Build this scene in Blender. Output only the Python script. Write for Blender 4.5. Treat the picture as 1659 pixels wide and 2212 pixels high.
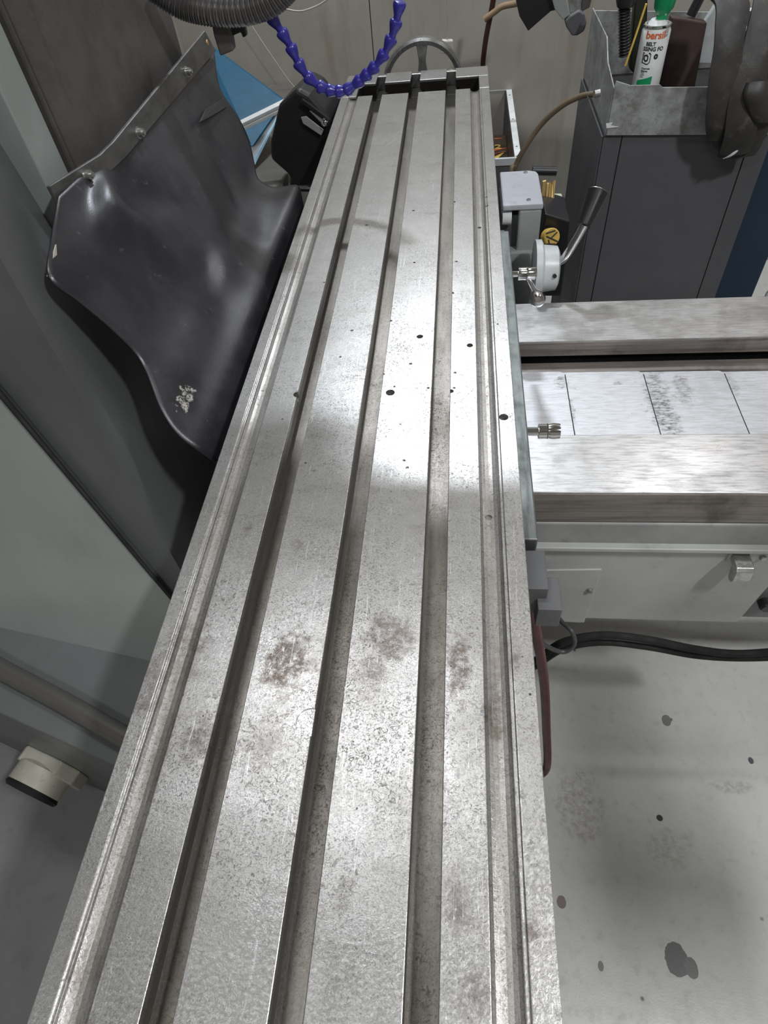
import bpy, bmesh, math, random
from mathutils import Vector, Matrix
from mathutils import noise as mnoise
random.seed(7)
for o in list(bpy.data.objects): bpy.data.objects.remove(o)
scn = bpy.context.scene; COL = scn.collection
V = Vector; PI = math.pi

# ------------------------------------------------------------------ camera
FPX, CX, CY = 1348.0, 829.5, 1106.0
AX = V((0.99327106, 0.00692488, -0.11560553))      # world +X seen in image axes (right, down, forward)
AY = V((0.07841264, -0.77481921, 0.62730108))      # world +Y
AU = V((-0.0852294, -0.63214495, -0.7701485))      # world +Z
EYE = V((0, 0, 1.55))                               # table top is at z = 1.0, floor at z = 0
cam = bpy.data.cameras.new('camera'); cam_o = bpy.data.objects.new('camera', cam); COL.objects.link(cam_o)
right = V((AX[0], AY[0], AU[0])); down = V((AX[1], AY[1], AU[1])); fwd = V((AX[2], AY[2], AU[2]))
R = Matrix((right, -down, -fwd)).transposed().to_4x4()
cam_o.matrix_world = Matrix.Translation(EYE) @ R
cam.sensor_fit = 'VERTICAL'; cam.sensor_height = 36; cam.sensor_width = 27; cam.lens = FPX/2212*36
cam.clip_start = 0.02; cam.clip_end = 50
scn.camera = cam_o

# ------------------------------------------------------------------ world, lamps, exposure
scn.view_settings.view_transform = 'Standard'; scn.view_settings.look = 'None'
scn.view_settings.gamma = 1; scn.view_settings.use_curve_mapping = False
scn.view_settings.exposure = 0.25
w = bpy.data.worlds.new('world'); scn.world = w; w.use_nodes = True
w.node_tree.nodes['Background'].inputs[0].default_value = (0.75, 0.8, 0.85, 1)
w.node_tree.nodes['Background'].inputs[1].default_value = 0.2
def area(name, loc, target, sx, sy, power, color=(1, 1, 1)):
    l = bpy.data.lights.new(name, 'AREA'); l.shape = 'RECTANGLE'; l.size = sx; l.size_y = sy; l.energy = power; l.color = color
    o = bpy.data.objects.new(name, l); COL.objects.link(o); o.location = loc
    d = V(target)-V(loc); o.rotation_euler = d.to_track_quat('-Z', 'Y').to_euler(); return o
CEIL = 3.3
# position, size x, size y, watts, colour, label
LAMPS = [((-0.12, 2.45, 2.95), 0.20, 0.10, 27, (0.86, 0.93, 1.0), 'small bright lamp hung high beyond the table end'),
         ((1.25, 2.35, 3.2), 0.22, 0.9, 11.5, (0.97, 0.98, 1.0), 'batten lamp above the charcoal cabinet'),
         ((-0.45, 0.95, 3.2), 0.9, 0.14, 12, (0.95, 0.98, 1.0), 'batten lamp crossing above the near half of the table'),
         ((1.3, -0.4, 3.2), 0.14, 0.30, 52, (0.96, 0.98, 1.0), 'batten lamp above the open floor right of the table'),
         ((-0.7, -1.1, 3.2), 0.9, 0.2, 19, (0.93, 0.98, 1.0), 'added fill lamp behind the viewer on the left')]  # last lamp is added fill for the column front
for loc, sx, sy, p, col_, _ in LAMPS: area('ceiling_light', V(loc)-V((0, 0, 0.012)), V(loc)-V((0, 0, 2)), sx, sy, p, col_)

# ------------------------------------------------------------------ pixel of the photograph -> point on a world plane
def ray(x, y):
    v = V((x-CX, y-CY, FPX)); return V((v.dot(AX), v.dot(AY), v.dot(AU)))
def oz(x, y, z): r = ray(x, y); return EYE + r*((z-EYE.z)/r.z)
def oy(x, y, Y): r = ray(x, y); return EYE + r*(Y/r.y)
def ox(x, y, X): r = ray(x, y); return EYE + r*(X/r.x)
def opl(x, y, p0, n): r = ray(x, y); return EYE + r*((V(p0)-EYE).dot(V(n))/r.dot(V(n)))

# ------------------------------------------------------------------ object helpers
ORG = {}
def mkobj(name, me, parent=None, origin=None):
    o = bpy.data.objects.new(name, me); COL.objects.link(o)
    if parent is not None:
        o.parent = parent; org = ORG[parent]
    else:
        org = V(origin) if origin is not None else V((0, 0, 0)); o.location = org
    ORG[o] = org
    if me is not None: me.transform(Matrix.Translation(-org))
    return o
def thing(name, label, cat, loc, group=None):
    o = bpy.data.objects.new(name, None); COL.objects.link(o); o.location = loc; o.empty_display_size = 0.05
    ORG[o] = V(loc); tag(o, label, cat, group); return o
def tag(o, label, cat, group=None):
    o['label'] = label; o['category'] = cat
    if group: o['group'] = group
    return o
def struct(o): o['kind'] = 'structure'; return o
def build(name, bm, mat, parent=None, origin=None, smooth=None, bevel=0, seg=2, label=None):
    bmesh.ops.recalc_face_normals(bm, faces=bm.faces)
    me = bpy.data.meshes.new(name); bm.to_mesh(me); bm.free()
    for m in (mat if isinstance(mat, (list, tuple)) else [mat]): me.materials.append(m)
    if parent is None and origin is None:
        xs = [v.co for v in me.vertices]
        origin = V((sum(c.x for c in xs)/len(xs), sum(c.y for c in xs)/len(xs), min(c.z for c in xs)))
    o = mkobj(name, me, parent, origin)
    if smooth is not None:
        me.polygons.foreach_set('use_smooth', [True]*len(me.polygons))
        try: me.set_sharp_from_angle(angle=math.radians(smooth))
        except Exception: pass
    if bevel:
        b = o.modifiers.new('bevel', 'BEVEL'); b.width = bevel; b.segments = seg; b.limit_method = 'ANGLE'; b.angle_limit = math.radians(35)
        b.harden_normals = False
    if label: o['label'] = label
    return o
def a_box(bm, lo, hi):
    lo, hi = V(lo), V(hi)
    a_hex(bm, [V((x, y, z)) for z in (lo.z, hi.z) for (x, y) in ((lo.x, lo.y), (hi.x, lo.y), (hi.x, hi.y), (lo.x, hi.y))])
def a_hex(bm, p):
    v = [bm.verts.new(q) for q in p]
    for f in ((0, 3, 2, 1), (4, 5, 6, 7), (0, 1, 5, 4), (1, 2, 6, 5), (2, 3, 7, 6), (3, 0, 4, 7)): bm.faces.new([v[i] for i in f])
def a_prism(bm, pts, ext):
    ext = V(ext); a = [bm.verts.new(V(p)) for p in pts]; b = [bm.verts.new(V(p)+ext) for p in pts]; n = len(pts)
    bm.faces.new(a); bm.faces.new(b[::-1])
    for i in range(n): bm.faces.new((a[i], b[i], b[(i+1) % n], a[(i+1) % n]))
def frame(axis):
    a = V(axis).normalized(); u = a.orthogonal().normalized(); return a, u, a.cross(u)
def a_lathe(bm, base, axis, prof, n=24):
    a, u, v = frame(axis); rings = []
    for (r, h) in prof:
        c = V(base)+a*h
        rings.append([bm.verts.new(c)] if r < 1e-6 else [bm.verts.new(c+(u*math.cos(t)+v*math.sin(t))*r) for t in [2*PI*i/n for i in range(n)]])
    for A, B in zip(rings, rings[1:]):
        for i in range(n):
            j = (i+1) % n
            if len(A) == 1 and len(B) == 1: continue
            if len(A) == 1: bm.faces.new((A[0], B[j], B[i]))
            elif len(B) == 1: bm.faces.new((A[i], A[j], B[0]))
            else: bm.faces.new((A[i], A[j], B[j], B[i]))
    if len(rings[0]) > 1: bm.faces.new(rings[0][::-1])
    if len(rings[-1]) > 1: bm.faces.new(rings[-1])
def spline(pts, n=8):
    P = [V(p) for p in pts]; P = [P[0]*2-P[1]]+P+[P[-1]*2-P[-2]]; out = []
    for i in range(1, len(P)-2):
        for k in range(n):
            t = k/n; a, b, c, d = P[i-1:i+3]
            out.append(0.5*((2*b)+(c-a)*t+(2*a-5*b+4*c-d)*t*t+(3*b-a-3*c+d)*t**3))
    out.append(P[-2]); return out
def a_tube(bm, pts, r, n=12, rfun=None, squash=None):
    pts = [V(p) for p in pts]; rings = []; u = None
    for i, p in enumerate(pts):
        t = (pts[min(i+1, len(pts)-1)]-pts[max(i-1, 0)]).normalized()
        u = t.orthogonal().normalized() if u is None else (u-t*u.dot(t)).normalized()
        v = t.cross(u); rr = rfun(i/(len(pts)-1), i) if rfun else r
        rings.append([bm.verts.new(p+(u*math.cos(a)+v*math.sin(a))*rr) for a in [2*PI*k/n for k in range(n)]])
    for A, B in zip(rings, rings[1:]):
        for k in range(n): bm.faces.new((A[k], A[(k+1) % n], B[(k+1) % n], B[k]))
    bm.faces.new(rings[0][::-1]); bm.faces.new(rings[-1])
def a_ribbon(bm, pts, half, thick, cup=0.0, nu=6):
    # strap: pts with half-width vectors, given thickness along normal
    rows = []
    for i, p in enumerate(pts):
        t = (pts[min(i+1, len(pts)-1)]-pts[max(i-1, 0)]).normalized(); h = half[i] if isinstance(half, list) else half
        nrm = t.cross(h).normalized(); top = []; bot = []
        for k in range(nu+1):
            s = 2*k/nu-1; q = p+h*s+nrm*(cup*(1-s*s))
            top.append(bm.verts.new(q+nrm*thick/2)); bot.append(bm.verts.new(q-nrm*thick/2))
        rows.append(top+bot[::-1])
    for A, B in zip(rows, rows[1:]):
        m = len(A)
        for k in range(m): bm.faces.new((A[k], A[(k+1) % m], B[(k+1) % m], B[k]))
    bm.faces.new(rows[0][::-1]); bm.faces.new(rows[-1])
def box(name, lo, hi, mat, parent=None, bevel=0, **k):
    bm = bmesh.new(); a_box(bm, lo, hi); return build(name, bm, mat, parent, bevel=bevel, **k)
def tube(name, pts, r, mat, parent=None, n=12, **k):
    bm = bmesh.new(); a_tube(bm, pts, r, n); return build(name, bm, mat, parent, smooth=40, **k)
def lathe(name, base, axis, prof, mat, parent=None, n=24, **k):
    bm = bmesh.new(); a_lathe(bm, base, axis, prof, n); return build(name, bm, mat, parent, smooth=35, **k)
def prism(name, pts, ext, mat, parent=None, bevel=0, **k):
    bm = bmesh.new(); a_prism(bm, pts, ext); return build(name, bm, mat, parent, bevel=bevel, **k)
def writing(name, text, size, mat, parent, mapf, label=None, bold=0.0):
    # flat printed letters; mapf turns (x, y) in the text's plane into a world point
    c = bpy.data.curves.new('t', 'FONT'); c.body = text; c.size = size; c.resolution_u = 3; c.offset = bold
    t = bpy.data.objects.new('t', c); COL.objects.link(t)
    dg = bpy.context.evaluated_depsgraph_get(); me = bpy.data.meshes.new_from_object(t.evaluated_get(dg))
    bpy.data.objects.remove(t); me.name = name
    for v in me.vertices: v.co = mapf(v.co.x, v.co.y)
    me.materials.clear(); me.materials.append(mat); o = mkobj(name, me, parent)
    if label: o['label'] = label
    return o

# ------------------------------------------------------------------ materials
class NT:
    def __init__(s, name):
        s.m = bpy.data.materials.new(name); s.m.use_nodes = True; s.t = s.m.node_tree; s.n = s.t.nodes; s.b = s.n['Principled BSDF']
        g = s.n.new('ShaderNodeNewGeometry'); s.pos = g.outputs['Position']; s.nor = g.outputs['Normal']
    def link(s, a, b): s.t.links.new(a, b)
    def val(s, sock, v):
        if isinstance(v, (int, float)): sock.default_value = v
        elif isinstance(v, tuple): sock.default_value = v if len(v) == len(sock.default_value) else tuple(v)+(1,)
        else: s.link(v, sock)
    def mapping(s, scale=(1, 1, 1), rot=(0, 0, 0), src=None, loc=(0, 0, 0)):
        n = s.n.new('ShaderNodeMapping'); s.link(src or s.pos, n.inputs[0]); n.inputs['Scale'].default_value = scale
        n.inputs['Rotation'].default_value = rot; n.inputs['Location'].default_value = loc; return n.outputs[0]
    def noise(s, scale, detail=4, rough=0.55, vec=None, dist=0.0):
        n = s.n.new('ShaderNodeTexNoise'); s.link(vec or s.pos, n.inputs['Vector']); n.inputs['Scale'].default_value = scale
        n.inputs['Detail'].default_value = detail; n.inputs['Roughness'].default_value = rough; n.inputs['Distortion'].default_value = dist
        return n.outputs['Fac']
    def voro(s, scale, vec=None, feature='F1'):
        n = s.n.new('ShaderNodeTexVoronoi'); n.feature = feature; s.link(vec or s.pos, n.inputs['Vector']); n.inputs['Scale'].default_value = scale
        return n.outputs['Distance']
    def math(s, op, a, b=0.0, c=None):
        n = s.n.new('ShaderNodeMath'); n.operation = op; s.val(n.inputs[0], a); s.val(n.inputs[1], b)
        if c is not None: s.val(n.inputs[2], c)
        return n.outputs[0]
    def rng(s, v, a, b, c=0.0, d=1.0, smooth=True):
        n = s.n.new('ShaderNodeMapRange'); n.interpolation_type = 'SMOOTHSTEP' if smooth else 'LINEAR'
        s.val(n.inputs[0], v); n.inputs[1].default_value = a; n.inputs[2].default_value = b; n.inputs[3].default_value = c; n.inputs[4].default_value = d
        return n.outputs[0]
    def mix(s, f, a, b):
        n = s.n.new('ShaderNodeMix'); n.data_type = 'RGBA'; s.val(n.inputs[0], f); s.val(n.inputs[6], a); s.val(n.inputs[7], b); return n.outputs[2]
    def blob(s, c, rx, ry, rz=None, wob=0.6, nscale=40, soft=0.5, rot=0.0):
        # worn or stained patch around a point, edge broken up by noise
        v = s.mapping(scale=(1, 1, 1), loc=(-c[0], -c[1], -c[2])); v = s.mapping(src=v, rot=(0, 0, rot))
        v = s.mapping(src=v, scale=(1/rx, 1/ry, 1/(rz or max(rx, ry))))
        n = s.n.new('ShaderNodeVectorMath'); n.operation = 'LENGTH'; s.link(v, n.inputs[0])
        d = s.math('ADD', n.outputs['Value'], s.math('MULTIPLY', s.math('SUBTRACT', s.noise(nscale, 5, 0.6), 0.5), wob*2))
        return s.rng(d, 1.0-soft, 1.0, 1.0, 0.0)
    def bump(s, h, strength, dist=0.001, prev=None):
        n = s.n.new('ShaderNodeBump'); n.inputs['Strength'].default_value = strength; n.inputs['Distance'].default_value = dist
        s.link(h, n.inputs['Height'])
        if prev is not None: s.link(prev, n.inputs['Normal'])
        return n.outputs[0]
    def done(s, col=None, rough=None, metal=None, normal=None, **k):
        if col is not None: s.val(s.b.inputs['Base Color'], col)
        if rough is not None: s.val(s.b.inputs['Roughness'], rough)
        if metal is not None: s.val(s.b.inputs['Metallic'], metal)
        if normal is not None: s.link(normal, s.b.inputs['Normal'])
        for a, b in k.items(): s.val(s.b.inputs[a.replace('_', ' ')], b)
        return s.m
def paint(name, col, rough=0.45, var=0.25, dirt=(0.05, 0.045, 0.04), damt=0.3, scale=8, metal=0.0, bump=0.1):
    s = NT(name); n1 = s.noise(scale, 6, 0.6); n2 = s.noise(scale*14, 4, 0.6)
    dk = tuple(c*(1-var) for c in col); c = s.mix(s.rng(n1, 0.35, 0.65), col, dk)
    c = s.mix(s.math('MULTIPLY', s.rng(s.noise(scale*2.3, 8, 0.7), 0.52, 0.75), damt), c, dirt)
    return s.done(c, s.rng(n1, 0.3, 0.7, rough*0.85, min(1, rough*1.2)), metal, s.bump(n2, bump, 0.0006))

def table_metal():
    s = NT('ground_cast_iron')
    ylong = s.mapping(scale=(1, 0.12, 1)); xlong = s.mapping(scale=(0.35, 1, 1))
    big = s.noise(9, 5, 0.6); mid = s.noise(38, 6, 0.65, xlong); fine = s.noise(260, 5, 0.75, dist=1.6); fine2 = s.noise(900, 3, 0.6)
    c = s.mix(s.rng(big, 0.3, 0.7), (0.58, 0.57, 0.56), (0.43, 0.415, 0.40))
    c = s.mix(s.math('MULTIPLY', s.rng(mid, 0.5, 0.72), 0.45), c, (0.30, 0.28, 0.265))
    speck = s.math('MULTIPLY', s.rng(fine, 0.50, 0.62), s.rng(s.noise(14, 4, 0.6), 0.3, 0.62, 0.25, 0.85))
    c = s.mix(s.math('MULTIPLY', speck, 0.85), c, (0.10, 0.095, 0.09))
    grain = s.math('MULTIPLY', s.rng(s.noise(620, 4, 0.8, dist=.8), 0.50, 0.60), s.rng(s.noise(11, 4, 0.6), 0.3, 0.6, 0.35, 1.0))
    c = s.mix(s.math('MULTIPLY', grain, 0.58), c, (0.15, 0.145, 0.14))
    # brown staining where coolant has dried
    st = None
    for (x, y, rx, ry, a) in ((620, 1430, .035, .05, .9), (400, 1400, .03, .06, .55), (845, 1375, .035, .035, .75), (810, 1450, .02, .03, .5), (990, 1440, .014, .05, .8),
                              (1070, 1545, .012, .035, .8), (430, 1590, .02, .03, .6), (575, 1610, .03, .05, .35), (730, 2120, .02, .03, .25), (1080, 1440, .012, .03, .5),
                              (990, 1950, .012, .03, .6), (340, 1620, .015, .05, .5), (180, 2080, .02, .03, .5), (1150, 2010, .008, .01, .7), (640, 1180, .01, .012, .4),
                              (330, 1470, .02, .05, .5), (540, 1140, .008, .01, .5), (740, 1930, .01, .02, .4), (1020, 2150, .02, .02, .5), (1110, 1430, .01, .03, .6)):
        p = oz(x, y, 1.0); b = s.math('MULTIPLY', s.blob((p.x, p.y, 1.0), rx, ry, 0.2, wob=1.1, nscale=60, soft=0.8), a)
        st = b if st is None else s.math('MAXIMUM', st, b)
    st = s.math('MULTIPLY', st, s.rng(s.noise(150, 6, 0.72), 0.30, 0.56))
    c = s.mix(st, c, (0.115, 0.085, 0.07))
    # dark ink-like specks
    pit = s.rng(s.voro(85), 0.02, 0.12, 1.0, 0.0); keep = s.rng(s.noise(55, 2), 0.60, 0.66)
    c = s.mix(s.math('MULTIPLY', pit, keep), c, (0.05, 0.05, 0.05))
    # scratches: thin bands cut at three angles
    sc = None
    for (rot, sc_, off) in ((0.35, 60, 3.1), (1.2, 75, 7.7), (2.2, 55, 1.3), (2.8, 90, 5.0)):
        v = s.mapping(rot=(0, 0, rot), scale=(1, 0.035, 1), loc=(off, 0, 0)); n = s.noise(sc_*3, 2, 0.5, v)
        l = s.rng(s.math('ABSOLUTE', s.math('SUBTRACT', n, 0.70)), 0.0, 0.012, 1.0, 0.0)
        sc = l if sc is None else s.math('MAXIMUM', sc, l)
    c = s.mix(s.math('MULTIPLY', sc, 0.5), c, (0.85, 0.85, 0.85))
    # brown grime in the grooves; undercuts and greasy end trench also get painted shade
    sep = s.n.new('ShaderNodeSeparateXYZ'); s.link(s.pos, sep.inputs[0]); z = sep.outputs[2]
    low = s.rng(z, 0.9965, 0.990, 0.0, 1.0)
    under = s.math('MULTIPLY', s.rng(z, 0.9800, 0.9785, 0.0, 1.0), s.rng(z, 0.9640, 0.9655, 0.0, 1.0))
    under = s.math('MAXIMUM', under, s.math('MULTIPLY', s.rng(z, 0.9975, 0.993, 0.0, 1.0), s.rng(sep.outputs[1], 1.79, 1.82, 0.0, 1.0)))
    g = s.mix(s.rng(s.noise(24, 6, 0.7, ylong), 0.35, 0.68), (0.27, 0.24, 0.20), (0.10, 0.08, 0.065))
    c = s.mix(s.math('MULTIPLY', low, 0.72), c, g)
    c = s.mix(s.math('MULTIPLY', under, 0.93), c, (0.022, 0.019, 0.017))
    r = s.math('ADD', s.rng(big, 0.3, 0.7, 0.27, 0.37), s.math('MULTIPLY', speck, 0.25)); r = s.math('ADD', r, s.math('MULTIPLY', low, 0.12))
    h = s.math('ADD', s.math('MULTIPLY', fine, 0.7), s.math('MULTIPLY', fine2, 0.4)); h = s.math('SUBTRACT', h, s.math('MULTIPLY', pit, keep))
    return s.done(c, r, s.math('SUBTRACT', 0.88, s.math('MULTIPLY', st, 0.1)), s.bump(h, 0.35, 0.0006))
def ground_steel(name, col, streak=(1, 0.03, 1), rough=0.3, dirt=0.5, dcol=(0.14, 0.12, 0.11), sc=120, big=7):
    s = NT(name); v = s.mapping(scale=streak); n = s.noise(sc, 6, 0.7, v); b = s.noise(big, 6, 0.65)
    c = s.mix(s.rng(n, 0.4, 0.7), col, tuple(k*0.6 for k in col))
    c = s.mix(s.math('MULTIPLY', s.rng(b, 0.5, 0.72), dirt), c, dcol)
    f = s.noise(300, 4, 0.7); c = s.mix(s.math('MULTIPLY', s.rng(f, 0.6, 0.7), 0.35), c, tuple(min(1, k*1.35) for k in col))
    return s.done(c, s.math('ADD', s.rng(b, 0.3, 0.7, rough*0.8, rough*1.3), s.math('MULTIPLY', s.rng(n, 0.5, 0.7), 0.1)), 0.85, s.bump(n, 0.25, 0.0004))
def plain(name, col, rough=0.5, metal=0.0, **k): return paint(name, col, rough, 0.15, damt=0.15, scale=20, metal=metal, bump=0.03)
M = {}
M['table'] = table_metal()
M['way'] = ground_steel('scraped_way_steel', (0.60, 0.59, 0.59), (0.12, 1, 1), 0.33, 0.3, (0.33, 0.33, 0.335), 240, 16)
def m_plate():
    s = NT('cover_plate_steel'); v = s.mapping(scale=(.12, 1, 1)); n = s.noise(260, 6, .7, v); b = s.noise(10, 6, .65)
    c = s.mix(s.rng(n, .4, .7), (.63, .64, .67), (.48, .48, .49)); c = s.mix(s.math('MULTIPLY', s.rng(b, .52, .7), .3), c, (.36, .34, .32))
    streak = s.rng(s.noise(200, 7, .8, s.mapping(scale=(.35, 1, 1))), .38, .68)
    for (x, y, rx, ry, am, col) in ((1428, 870, .030, .13, 1.0, (.06, .055, .05)), (1475, 840, .02, .05, .8, (.10, .07, .06)), (1213, 828, .016, .02, .9, (.10, .10, .10)), (1236, 890, .006, .05, .8, (.1, .1, .1)),
                                    (1585, 830, .012, .04, .7, (.16, .16, .16)), (1410, 815, .03, .008, .7, (.2, .2, .2)), (1335, 828, .012, .006, 1.0, (.2, .12, .1))):
        p = oz(x, y, .777); c = s.mix(s.math('MULTIPLY', s.math('MULTIPLY', s.blob((p.x, p.y, .777), rx, ry, .1, wob=1.0, nscale=70, soft=.6), streak), am), c, col)
    pit = s.rng(s.voro(60), .03, .12, 1.0, 0.0); c = s.mix(s.math('MULTIPLY', s.math('MULTIPLY', pit, s.rng(s.noise(30, 2), .6, .66)), .6), c, (.2, .2, .22))
    return s.done(c, s.rng(b, .3, .7, .42, .52), .7, s.bump(n, .2, .0004))
M['plate'] = m_plate()
M['plate_beige'] = ground_steel('beige_cover_plate', (0.50, 0.49, 0.45), (0.1, 1, 1), 0.5, 0.4, (0.25, 0.23, 0.2))
M['way_side'] = ground_steel('oily_way_side', (0.30, 0.27, 0.25), (0.03, 1, 1), 0.5, 0.7, (0.08, 0.065, 0.055))
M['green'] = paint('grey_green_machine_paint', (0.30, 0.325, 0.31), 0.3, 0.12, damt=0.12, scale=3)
M['green_dk'] = paint('shadow_grey_paint', (0.125, 0.13, 0.13), 0.35, 0.15, damt=0.2, scale=4)  # darker copy of the machine green; the column side's shade is in the colour
M['panelgrey'] = paint('knee_guard_paint', (0.43, 0.435, 0.42), 0.4, 0.12, damt=0.22, scale=6)
M['slide'] = paint('dirty_slideway', (0.085, 0.078, 0.074), 0.55, 0.35, dirt=(0.16, 0.12, 0.1), damt=0.35, scale=12)
M['bar'] = ground_steel('dark_flat_bar', (0.22, 0.215, 0.21), (1, 0.4, 1), 0.45, 0.5, (0.09, 0.08, 0.07), 60, 20)
M['rubber'] = None
M['chrome'] = plain('polished_chrome', (0.75, 0.75, 0.76), 0.12, 1.0)
M['black'] = plain('black_plastic', (0.018, 0.018, 0.02), 0.35)
M['blackm'] = plain('matt_black_rubber', (0.008, 0.007, 0.007), 0.8)
M['conduit'] = plain('dark_steel_conduit', (0.20, 0.19, 0.185), 0.35, 0.7)
M['blue'] = plain('violet_blue_plastic', (0.035, 0.03, 0.27), 0.28)
M['teal'] = plain('teal_painted_sheet', (0.006, 0.085, 0.16), 0.5)
M['cyan'] = plain('pale_blue_paint', (0.35, 0.55, 0.68), 0.4)
M['lightgrey'] = plain('light_grey_paint', (0.45, 0.47, 0.48), 0.4)
M['gear'] = paint('gearbox_grey_paint', (0.36, 0.38, 0.37), 0.35, 0.12, damt=0.15)
M['flange'] = paint('pale_cast_flange', (0.55, 0.57, 0.58), 0.38, 0.15, damt=0.15, scale=15)
M['wheel'] = ground_steel('handwheel_steel', (0.36, 0.355, 0.35), (1, 1, 1), 0.28, 0.4, (0.06, 0.05, 0.05), 60, 30)
M['steel'] = ground_steel('bolt_steel', (0.5, 0.49, 0.48), (1, 1, 1), 0.3, 0.3)
M['cab'] = paint('charcoal_cabinet_paint', (0.082, 0.082, 0.088), 0.5, 0.1, damt=0.05)
M['navy'] = paint('navy_cabinet_paint', (0.006, 0.022, 0.05), 0.5, 0.1, damt=0.05)
M['dark'] = plain('charcoal_block', (0.10, 0.10, 0.105), 0.5)
M['red'] = paint('dark_red_paint', (0.085, 0.008, 0.012), 0.35, 0.4, damt=0.3, scale=30)
M['white'] = plain('white_enamel', (0.75, 0.76, 0.76), 0.3)
M['green_cap'] = plain('green_cap_plastic', (0.01, 0.30, 0.11), 0.35)
M['yellow'] = plain('yellow_plastic', (0.75, 0.50, 0.10), 0.45)
M['brass'] = plain('dull_brass', (0.45, 0.30, 0.11), 0.4, 0.5)
M['orange'] = plain('orange_ink', (0.75, 0.16, 0.05), 0.5)
M['ink'] = plain('black_ink', (0.03, 0.03, 0.035), 0.5)
M['brown'] = plain('brown_abrasive', (0.055, 0.032, 0.028), 0.85)
M['hose'] = plain('tan_brown_hose', (0.13, 0.095, 0.06), 0.5)
M['darkhose'] = plain('dark_brown_hose', (0.05, 0.022, 0.014), 0.4)
M['rawwood'] = plain('pale_brown_cord', (0.25, 0.17, 0.10), 0.8)
M['strap'] = paint('grubby_leather', (0.034, 0.031, 0.029), 0.5, 0.35, dirt=(0.2, 0.18, 0.15), damt=0.25, scale=14, bump=0.5)
M['beige'] = paint('cream_paint', (0.47, 0.45, 0.38), 0.5, 0.15, damt=0.3, scale=25)
M['lamp'] = plain('lamp_housing', (0.8, 0.8, 0.8), 0.5)
def m_rubber():
    s = NT('black_rubber_sheet'); n = s.noise(600, 3, 0.6); b = s.noise(10, 5, 0.6)
    c = s.mix(s.rng(b, 0.35, 0.65), (0.017, 0.016, 0.021), (0.03, 0.029, 0.035))
    p = ox(398, 838, -0.375); k = s.math('MULTIPLY', s.blob(tuple(p), 0.012, 0.028, 0.03, wob=1.2, nscale=90, soft=0.3, rot=0.1), s.rng(s.noise(260, 5, 0.7), 0.38, 0.55))
    c = s.mix(k, c, (0.40, 0.38, 0.34))
    c = s.mix(s.math('MULTIPLY', s.rng(s.noise(45, 6, 0.7), 0.62, 0.72), 0.5), c, (0.14, 0.14, 0.15))
    return s.done(c, s.rng(b, 0.3, 0.7, 0.27, 0.42), 0.0, s.bump(s.math('ADD', n, s.math('MULTIPLY', s.noise(40, 4), 1.2)), 0.12, 0.002), Specular_IOR_Level=0.7)
M['rubber'] = m_rubber()
def m_floor():
    s = NT('painted_concrete_floor'); a = s.noise(3, 6, 0.6); b = s.noise(40, 6, 0.65); f = s.noise(260, 4, 0.6)
    c = s.mix(s.rng(a, 0.3, 0.7), (0.59, 0.585, 0.555), (0.50, 0.495, 0.47))
    c = s.mix(s.math('MULTIPLY', s.rng(b, 0.5, 0.75), 0.35), c, (0.30, 0.29, 0.27))
    keep = s.rng(s.noise(9, 2), 0.5, 0.6); pit = s.rng(s.voro(16), 0.03, 0.09, 1.0, 0.0)
    c = s.mix(s.math('MULTIPLY', pit, keep), c, (0.10, 0.10, 0.095))
    for (x, y, rx, ry, col, wob) in ((1462, 2070, .022, .03, (0.13, 0.135, 0.13), 0.5), (1494, 2090, .012, .018, (0.16, 0.16, 0.155), 0.4), (1440, 1556, .012, .016, (0.2, 0.2, 0.18), 0.4), (1213, 1948, .009, .012, (0.2, 0.15, 0.14), 0.6),
                                (1425, 1767, .007, .007, (0.04, 0.04, 0.03), 0.3), (1622, 1643, .006, .008, (0.08, 0.08, 0.09), 0.3), (1298, 2087, .006, .009, (0.18, 0.17, 0.14), 0.3)):
        p = oz(x, y, 0.0); c = s.mix(s.blob((p.x, p.y, 0), rx, ry, 0.05, wob=wob, nscale=22, soft=0.06), c, col)
    p = oz(1260, 1740, 0.0)
    for (x, y, rx, ry, am) in ((1250, 1740, .07, .10, 0.55), (1440, 1830, .06, .05, 0.4), (1580, 1700, .06, .02, 0.45)):
        p = oz(x, y, 0.0); c = s.mix(s.math('MULTIPLY', s.math('MULTIPLY', s.blob((p.x, p.y, 0), rx, ry, 0.1, wob=0.8, nscale=25, soft=0.6), s.rng(s.noise(80, 6, 0.7), 0.35, 0.65)), am), c, (0.23, 0.20, 0.17))
    return s.done(c, s.rng(b, 0.3, 0.7, 0.3, 0.48), 0.0, s.bump(s.math('ADD', f, b), 0.25, 0.001))
M['floor'] = m_floor()
def m_wall():
    s = NT('grimy_cream_sheet'); v = s.mapping(scale=(1, 1, 0.12)); a = s.noise(5, 6, 0.6); st = s.noise(12, 6, 0.6, v)
    c = s.mix(s.rng(a, 0.3, 0.7), (0.40, 0.37, 0.325), (0.33, 0.305, 0.265))
    c = s.mix(s.math('MULTIPLY', s.rng(st, 0.52, 0.72), 0.42), c, (0.22, 0.165, 0.11))
    keep = s.rng(s.noise(6, 2), 0.5, 0.6); pit = s.rng(s.voro(10, s.mapping(scale=(1, 1, 0.5))), 0.03, 0.09, 1.0, 0.0)
    c = s.mix(s.math('MULTIPLY', s.math('MULTIPLY', pit, keep), 0.8), c, (0.08, 0.06, 0.04))
    return s.done(c, 0.5, 0.0, s.bump(s.noise(300, 3), 0.08, 0.001))
M['wall'] = m_wall()
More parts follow.
